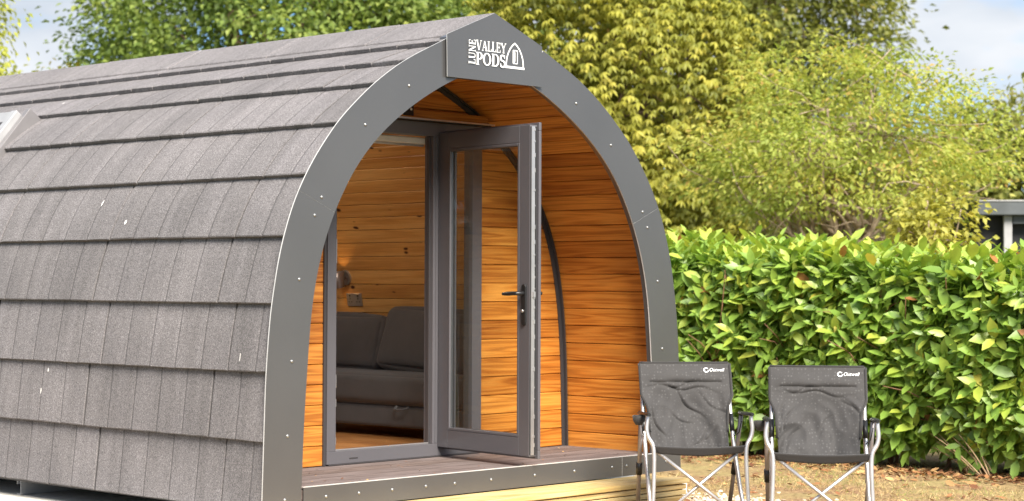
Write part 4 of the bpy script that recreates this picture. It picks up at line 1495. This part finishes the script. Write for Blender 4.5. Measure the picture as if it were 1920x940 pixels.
    for k in range(11):
        y0 = -.42 + random.uniform(-.10, .10)
        p0 = Vector((4.20 + random.uniform(-.03, .05), y0, 0))
        t_ = Vector((random.uniform(-.05, .15), random.uniform(.10, .42), random.uniform(.16, .36)))
        pts = [p0, p0 + t_ * .4 + Vector((-.03, 0, .03)), p0 + t_ * .8 + Vector((-.02, .02, .02)), p0 + t_ + Vector((.05, .05, -.01))]
        tw.tube(catmull(pts, 4), [.006 * (1 - .06 * i) for i in range(13)], 5)
    tw.build('dry_suckers', M['twig'], hedge)
build_hedge()

# ------------------------------------------------------------------ ground litter
def scatter():
    n = 26000
    x = rng.uniform(1.0, 4.7, n); y = rng.uniform(-2.8, 2.6, n)
    # patchy cover
    dens = np.array([noise.noise(Vector((a * 1.1, b_ * 1.1, 2))) + .5 * noise.noise(Vector((a * 4, b_ * 4, 6))) for a, b_ in zip(x, y)])
    keep = (dens + rng.uniform(-.35, .35, n) > -.05) & ~((x < 1.3) & (y > -.32))
    x, y = x[keep], y[keep]; n = len(x)
    P = np.stack([x, y, np.full(n, -.002)], 1)
    a = rng.uniform(0, 2 * np.pi, n); tilt = rng.uniform(.1, 1.3, n)
    D = np.stack([np.cos(a) * np.cos(tilt), np.sin(a) * np.cos(tilt), np.sin(tilt)], 1)
    Nn = np.stack([-np.sin(a), np.cos(a), np.full(n, .3)], 1)
    L = rng.uniform(.015, .055, n)
    o = leaves('dry_grass', P, D, Nn, L, rng.uniform(.002, .0045, n), M['straw'], np.where((rng.random(n) < .22) & (x > 2.6), 1.0, np.clip(rng.normal(.45, .24, n), 0, .9)), None, 'simple', .2)
    tag(o, 'short straw coloured grass in patches on the sandy ground', 'grass', kind='stuff')
    n = 2600
    x = np.where(rng.random(n) < .7, rng.normal(4.15, .22, n), rng.uniform(1.4, 4.4, n)); y = rng.uniform(-2.6, 3.0, n)
    P = np.stack([x, y, rng.uniform(.003, .012, n)], 1)
    a = rng.uniform(0, 2 * np.pi, n)
    D = np.stack([np.cos(a), np.sin(a), rng.uniform(-.1, .35, n)], 1)
    Nn = np.stack([rng.normal(0, .3, n), rng.normal(0, .3, n), np.ones(n)], 1)
    L = rng.uniform(.025, .085, n)
    o = leaves('fallen_leaves', P, D, Nn, L, L * rng.uniform(.3, .5, n), M['litter'], rng.random(n), None, 'fine', rng.uniform(-.2, .25) * .5)
    tag(o, 'brown fallen leaves scattered along the foot of the hedge', 'leaf litter', kind='stuff')
    n = 46
    x = rng.uniform(-1.2, 1.25, n); y = rng.uniform(.03, .7, n) ** 1.0
    P = np.stack([x, y, np.full(n, ZD + .003)], 1)
    a = rng.uniform(0, 2 * np.pi, n)
    D = np.stack([np.cos(a), np.sin(a), rng.uniform(0, .25, n)], 1)
    Nn = np.stack([rng.normal(0, .2, n), rng.normal(0, .2, n), np.ones(n)], 1)
    L = rng.uniform(.008, .022, n)
    o = leaves('leaf_debris', P, D, Nn, L, L * .5, M['litter'], rng.random(n), None, 'fine', -.05)
    tag(o, 'tiny dry leaf crumbs blown onto the grey deck boards', 'leaf debris', kind='stuff')
    # pebbles: squashed octahedra
    def pebbles(name, X, Y, lab, zb=0.0, size=(.006, .02)):
        n = len(X)
        s = rng.uniform(size[0], size[1], n)
        base = np.array([(1, 0, 0), (0, 1, 0), (-1, 0, 0), (0, -1, 0), (.6, .6, .5), (-.6, .6, .5), (-.6, -.6, .5), (.6, -.6, .5), (0, 0, .75)])
        fc = [(0, 4, 7), (0, 1, 4), (1, 5, 4), (1, 2, 5), (2, 6, 5), (2, 3, 6), (3, 7, 6), (3, 0, 7), (4, 5, 8), (5, 6, 8), (6, 7, 8), (7, 4, 8)]
        V = base[None] * s[:, None, None] * rng.uniform(.7, 1.25, (n, 9, 1))
        a = rng.uniform(0, 6.28, n)
        Xr = V[..., 0] * np.cos(a)[:, None] - V[..., 1] * np.sin(a)[:, None]; Yr = V[..., 0] * np.sin(a)[:, None] + V[..., 1] * np.cos(a)[:, None]
        V = np.stack([Xr + X[:, None], Yr + Y[:, None], V[..., 2] + zb], -1)
        lp = np.array([i for f in fc for i in f])
        loops = (np.arange(n)[:, None] * 9 + lp[None]).ravel()
        tot = np.full(n * 12, 3); st_ = np.arange(n * 12) * 3
        o = np_mesh(name, V.reshape(-1, 3), loops, st_, tot, M['pebble'], np.repeat(np.clip(rng.normal(.5, .3, n), 0, 1), 9))
        tag(o, lab, 'gravel', kind='stuff')
    n = 1500
    X = rng.normal(1.55, .28, n); Y = rng.normal(-.05, .33, n)
    k = (X > 1.28) | (Y < -.33)
    pebbles('gravel', X[k], Y[k], 'pale loose gravel beside the end of the timber step')
    n = 5000
    X = rng.uniform(-3.0, -1.82, n); Y = rng.uniform(.5, 6.5, n)
    pebbles('gravel', X, Y, 'pale loose gravel along the edge of the pod slab', 0.0, (.008, .022))
scatter()

# ------------------------------------------------------------------ trees
def branch_pts(a, e, wig, n=5, sag=0.0):
    pts = []
    for i in range(n + 1):
        f = i / n
        p = a.lerp(e, f) + Vector((random.gauss(0, wig), random.gauss(0, wig), random.gauss(0, wig) + sag * math.sin(f * math.pi))) * (1 if 0 < i < n else 0)
        pts.append(p)
    return pts

def tree(name, label, base, centre, radii, trunk_r, n_limb, n_clump, per, lsize, lasp, clump_r, mat, droop=0.3, bark='bark', shell=.55, dens_fn=None, tone=(0, 1), kind='simple', group=None, trunks=1, cat='tree', minz=None, palm=0, flat=.62, contrast=.22, limb_r=1.0):
    """tapered trunk and limbs, leaf clumps through the crown volume; all heights above ground"""
    t = thing(name, label, cat, base, group)
    base = Vector(base); C_ = Vector(centre); rad = Vector(radii)
    tb = MB()
    tops = []
    for k in range(trunks):
        b0 = base + Vector((random.uniform(-.12, .12), random.uniform(-.12, .12), -.03)) * (0 if trunks == 1 else 1)
        top_ = Vector((C_.x + random.uniform(-.3, .3) * rad.x, C_.y + random.uniform(-.3, .3) * rad.y, C_.z + rad.z * random.uniform(.35, .6)))
        pts = catmull(branch_pts(b0, top_, .05 * rad.x, 5), 3)
        n_ = len(pts)
        r0 = trunk_r * (1 if k == 0 else .7)
        tb.tube(pts, [max(.012, r0 * (1 - .85 * (i / (n_ - 1)) ** .8)) * (1.25 if i == 0 else 1) for i in range(n_)], 9)
        tops.append(pts)
    ends = []
    for k in range(n_limb):
        pts = random.choice(tops)
        i = random.randint(int(len(pts) * .25), len(pts) - 2)
        a = pts[i]
        d = Vector((random.gauss(0, 1), random.gauss(0, 1), random.gauss(.15, .6))).normalized()
        e = C_ + Vector((d.x * rad.x, d.y * rad.y, d.z * rad.z)) * random.uniform(.55, .95)
        lp = catmull(branch_pts(a, e, .06 * rad.x, 4, .06 * rad.z), 3)
        m_ = len(lp)
        r1 = limb_r * trunk_r * random.uniform(.22, .42) * (1 - .5 * i / len(pts))
        tb.tube(lp, [max(.006, r1 * (1 - .88 * q / (m_ - 1))) for q in range(m_)], 6)
        for g in range(3):
            q = lp[random.randint(m_ // 3, m_ - 2)]
            e2 = q + Vector((random.gauss(0, .28) * rad.x, random.gauss(0, .28) * rad.y, random.gauss(.05, .2) * rad.z))
            tp = branch_pts(q, e2, .03 * rad.x, 3)
            tb.tube(tp, [max(.004, r1 * .35 * (1 - .25 * z_)) for z_ in range(4)], 5)
            ends.append(e2)
        ends.append(e)
    tb.build('trunk', M[bark], t)
    # clump centres
    cl = []
    ends = [tuple(e) for e in ends]
    tries = 0
    while len(cl) < n_clump and tries < n_clump * 30:
        tries += 1
        d = rng.normal(size=3); d /= np.linalg.norm(d)
        r_ = rng.random() ** (1 / 3)
        if rng.random() < shell: r_ = .78 + .24 * rng.random()
        p = np.array(C_) + d * np.array(rad) * r_
        lobes = 1 + .22 * noise.noise(Vector((d[0] * 2.1 + base.x, d[1] * 2.1 + base.y, d[2] * 2.1)))
        p = np.array(C_) + (p - np.array(C_)) * lobes
        if minz is not None and p[2] < minz: continue
        if dens_fn and not dens_fn(p): continue
        cl.append(p)
    cl = np.array(cl + [np.array(e) for e in ends if not dens_fn or dens_fn(e)])
    n = len(cl) * per
    cen = np.repeat(cl, per, 0)
    tone_c = np.repeat(np.clip(rng.normal(.5, contrast, len(cl)), 0, 1), per)
    off = rng.normal(size=(n, 3)); off = off * np.array([1, 1, flat]) * clump_r
    off[:, 2] -= np.linalg.norm(off[:, :2], axis=1) * droop * .5
    P = cen + off
    outw = unit(P - np.array(C_))
    D = unit(outw * .5 + unit(off) * .7 + rng.normal(size=(n, 3)) * .45 + np.array([0, 0, -droop]))
    Nn = np.array([0, 0, 1.0]) + rng.normal(size=(n, 3)) * .55 + outw * .4
    L = lsize * rng.uniform(.65, 1.25, n)
    rn_ = np.clip(.6 * tone_c + .4 * rng.random(n), 0, 1)
    rn_ = tone[0] + (tone[1] - tone[0]) * rn_
    if palm:        # several leaflets hanging from one point
        up_ = unit(np.array([0, 0, 1.]) + .45 * outw + rng.normal(size=(n, 3)) * .2)
        a_ = unit(np.cross(up_, rng.normal(size=(n, 3)))); b_ = np.cross(up_, a_)
        Ps, Ds, Ns, Ls, Rs = [], [], [], [], []
        for k in range(palm):
            th = 2 * np.pi * k / palm
            dd = a_ * math.cos(th) + b_ * math.sin(th) - up_ * .45 + np.array([0, 0, -droop * .5])
            Ps.append(P); Ds.append(dd); Ns.append(up_ + dd * .3); Ls.append(L * (1 if k % 2 else .85)); Rs.append(np.clip(rn_ + rng.normal(0, .05, n), 0, 1))
        P, D, Nn, L, rn_ = [np.concatenate(q) for q in (Ps, Ds, Ns, Ls, Rs)]
    leaves('crown', P, D, Nn, L, L * lasp, mat, rn_, t, kind, .18)
    return t

M['l_oak'] = leafmat('oak_leaf', [(0, (.075, .12, .03)), (.4, (.17, .245, .06)), (.8, (.29, .36, .09)), (1, (.38, .42, .11))], .5, .42, .3)
M['l_chest'] = leafmat('chestnut_leaf', [(0, (.14, .155, .03)), (.35, (.30, .31, .055)), (.75, (.45, .43, .075)), (1, (.56, .50, .10))], .5, .42, .3)
M['l_dark'] = leafmat('mixed_leaf', [(0, (.09, .115, .03)), (.45, (.20, .225, .055)), (.85, (.31, .30, .08)), (1, (.40, .25, .09))], .5, .4, .3)
M['l_airy'] = leafmat('airy_leaf', [(0, (.22, .29, .06)), (.5, (.40, .46, .10)), (.85, (.55, .54, .14)), (1, (.54, .33, .12))], .5, .5, .3)
M['l_sap'] = leafmat('sapling_leaf', [(0, (.32, .33, .07)), (.6, (.48, .46, .10)), (1, (.56, .48, .14))], .5, .42, .3)
M['l_yel'] = leafmat('yellow_leaf', [(0, (.40, .36, .03)), (.6, (.60, .49, .05)), (1, (.68, .46, .05))], .5, .42, .3)
M['l_birch'] = leafmat('birch_leaf', [(0, (.27, .31, .05)), (.6, (.44, .46, .08)), (1, (.54, .49, .11))], .5, .42, .3)
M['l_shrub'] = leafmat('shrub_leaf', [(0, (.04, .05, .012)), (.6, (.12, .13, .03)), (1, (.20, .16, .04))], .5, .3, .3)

tree('oak_tree', 'dense mid green tree standing beyond the pod roof', (12.1, 16.1, 0), (12.1, 16.1, 4.6), (3.1, 3.1, 3.1), .28, 16, 700, 85, .11, .6, .27, M['l_oak'], .25, minz=2.4, shell=.8)
tree('oak_tree', 'tall dark green tree seen between the oak and the yellow green tree', (16.6, 16.6, 0), (16.6, 16.6, 5.0), (3.0, 3.0, 4.0), .28, 16, 560, 60, .15, .6, .32, M['l_oak'], .25, minz=1.0, shell=.8, tone=(0, .7))
tree('chestnut_tree', 'yellow green tree with drooping leaves rising behind the pod arch', (11.7, 9.1, 0), (11.7, 9.1, 3.2), (1.85, 1.85, 3.2), .2, 16, 820, 17, .115, .38, .20, M['l_chest'], .5, shell=.7, palm=6, contrast=.34)
tree('mixed_tree', 'tall dull green tree with rusty leaves behind the yellow green trees', (18.6, 12.2, 0), (18.6, 12.2, 4.6), (2.35, 2.35, 4.0), .3, 18, 620, 75, .13, .55, .30, M['l_dark'], .3, shell=.8)
tree('airy_tree', 'open yellow green tree with pale bare branches showing above the hedge', (9.6, 4.2, 0), (9.65, 4.15, 2.42), (1.55, 1.55, 1.32), .085, 60, 200, 62, .064, .5, .16, M['l_airy'], .25, bark='bark_pale', shell=.6, trunks=3, flat=.34, contrast=.4, limb_r=1.5, dens_fn=lambda p: ((p[0] - 9.65) * .69 - (p[1] - 4.15) * .73 < .95 or p[2] > 2.3) and p[2] > 2.02 + .3 * noise.noise(Vector((p[0] * 2, p[1] * 2, 5))))
tree('mixed_tree', 'green tree at the right edge behind the airy tree', (16.2, 5.9, 0), (16.2, 5.9, 1.9), (1.6, 1.6, 1.9), .2, 12, 250, 70, .13, .55, .26, M['l_dark'], .3, tone=(.2, .95), shell=.75)
tree('sapling_tree', 'slim pale yellow sapling just behind the hedge, left of the dark cabin', (7.2, 1.72, 0), (7.2, 1.72, 1.62), (.33, .33, .62), .02, 12, 62, 26, .07, .6, .085, M['l_sap'], .3, bark='bark_pale')
tree('yellow_tree', 'bright yellow tree low beyond the far end of the pod roof', (9.9, 18.5, 0), (9.9, 18.5, 3.2), (.95, .95, 1.45), .1, 10, 150, 60, .11, .55, .18, M['l_yel'], .3)
tree('yellow_tree', 'lime green bushy tree at the left edge beyond the pod ridge', (9.2, 19.3, 0), (9.2, 19.3, 3.0), (1.0, 1.0, 1.55), .1, 10, 150, 60, .11, .55, .18, M['l_birch'], .3)
tree('birch_tree', 'weeping birch with hanging yellow green twigs at the left edge', (5.2, 14.5, 0), (5.2, 14.5, 4.3), (.75, .75, 1.9), .1, 16, 140, 46, .08, .6, .17, M['l_birch'], .9)
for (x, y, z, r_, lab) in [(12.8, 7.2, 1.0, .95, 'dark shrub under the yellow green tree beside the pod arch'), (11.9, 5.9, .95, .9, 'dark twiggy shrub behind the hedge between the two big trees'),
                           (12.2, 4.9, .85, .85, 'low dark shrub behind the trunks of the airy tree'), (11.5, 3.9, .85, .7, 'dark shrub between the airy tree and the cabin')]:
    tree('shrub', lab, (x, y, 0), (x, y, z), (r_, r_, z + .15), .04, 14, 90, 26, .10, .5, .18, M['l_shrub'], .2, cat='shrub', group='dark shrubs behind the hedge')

def woodland():
    n = 26000
    t = rng.random(n)
    x = 6 + t * 46 + rng.normal(0, 2, n); y = 44 - t * 44 + rng.normal(0, 2, n)
    h_ = np.array([2.6 + 1.0 * noise.noise(Vector((q * 9, 0, 1))) for q in t])
    P = np.stack([x, y, rng.random(n) ** .8 * h_], 1)
    D = rng.normal(size=(n, 3)) + np.array([0, 0, -.2]); Nn = rng.normal(size=(n, 3)) * .6 + np.array([0, 0, 1.])
    L = rng.uniform(.3, .6, n)
    o = leaves('woodland', P, D, Nn, L, L * .6, M['l_oak'], rng.random(n), None, 'simple', .1)
    tag(o, 'low far off belt of trees closing the view behind the garden', 'woodland', kind='stuff')
woodland()

# ------------------------------------------------------------------ cabin at the right edge
cab = thing('garden_cabin', 'dark flat roofed cabin with a pale corner post at the right edge', 'cabin', (11.5, 2.3, 0))
ca = R(-52)
CM = Matrix.Translation((10.72, 3.02, 0)) @ Matrix.Rotation(ca, 4, 'Z')
def cbox(b, lo, hi, mat=0): b.box(lo, hi, mat, mtx=CM)
b = MB()
cbox(b, (-.28, .16, .0), (3.2, 3.2, 1.98))
b.build('wall', M['cabin'], cab)
b = MB(); cbox(b, (-.30, -.12, 1.985), (3.4, 3.4, 2.125)); rf = sub(b.build('roof', M['cabin_roof'], cab, bevel=.01), cab)
b = MB(); cbox(b, (-.31, -.13, 2.1255), (3.41, 3.41, 2.14)); b.build('roof_edge', M['post'], rf)
b = MB(); cbox(b, (-.02, -.02, 0), (.065, .065, 1.984)); b.build('post', M['post'], cab, bevel=.006)
b = MB(); cbox(b, (.0755, -.01, 1.90), (3.1, .05, 1.9838)); b.build('beam', M['cabin_roof'], cab)
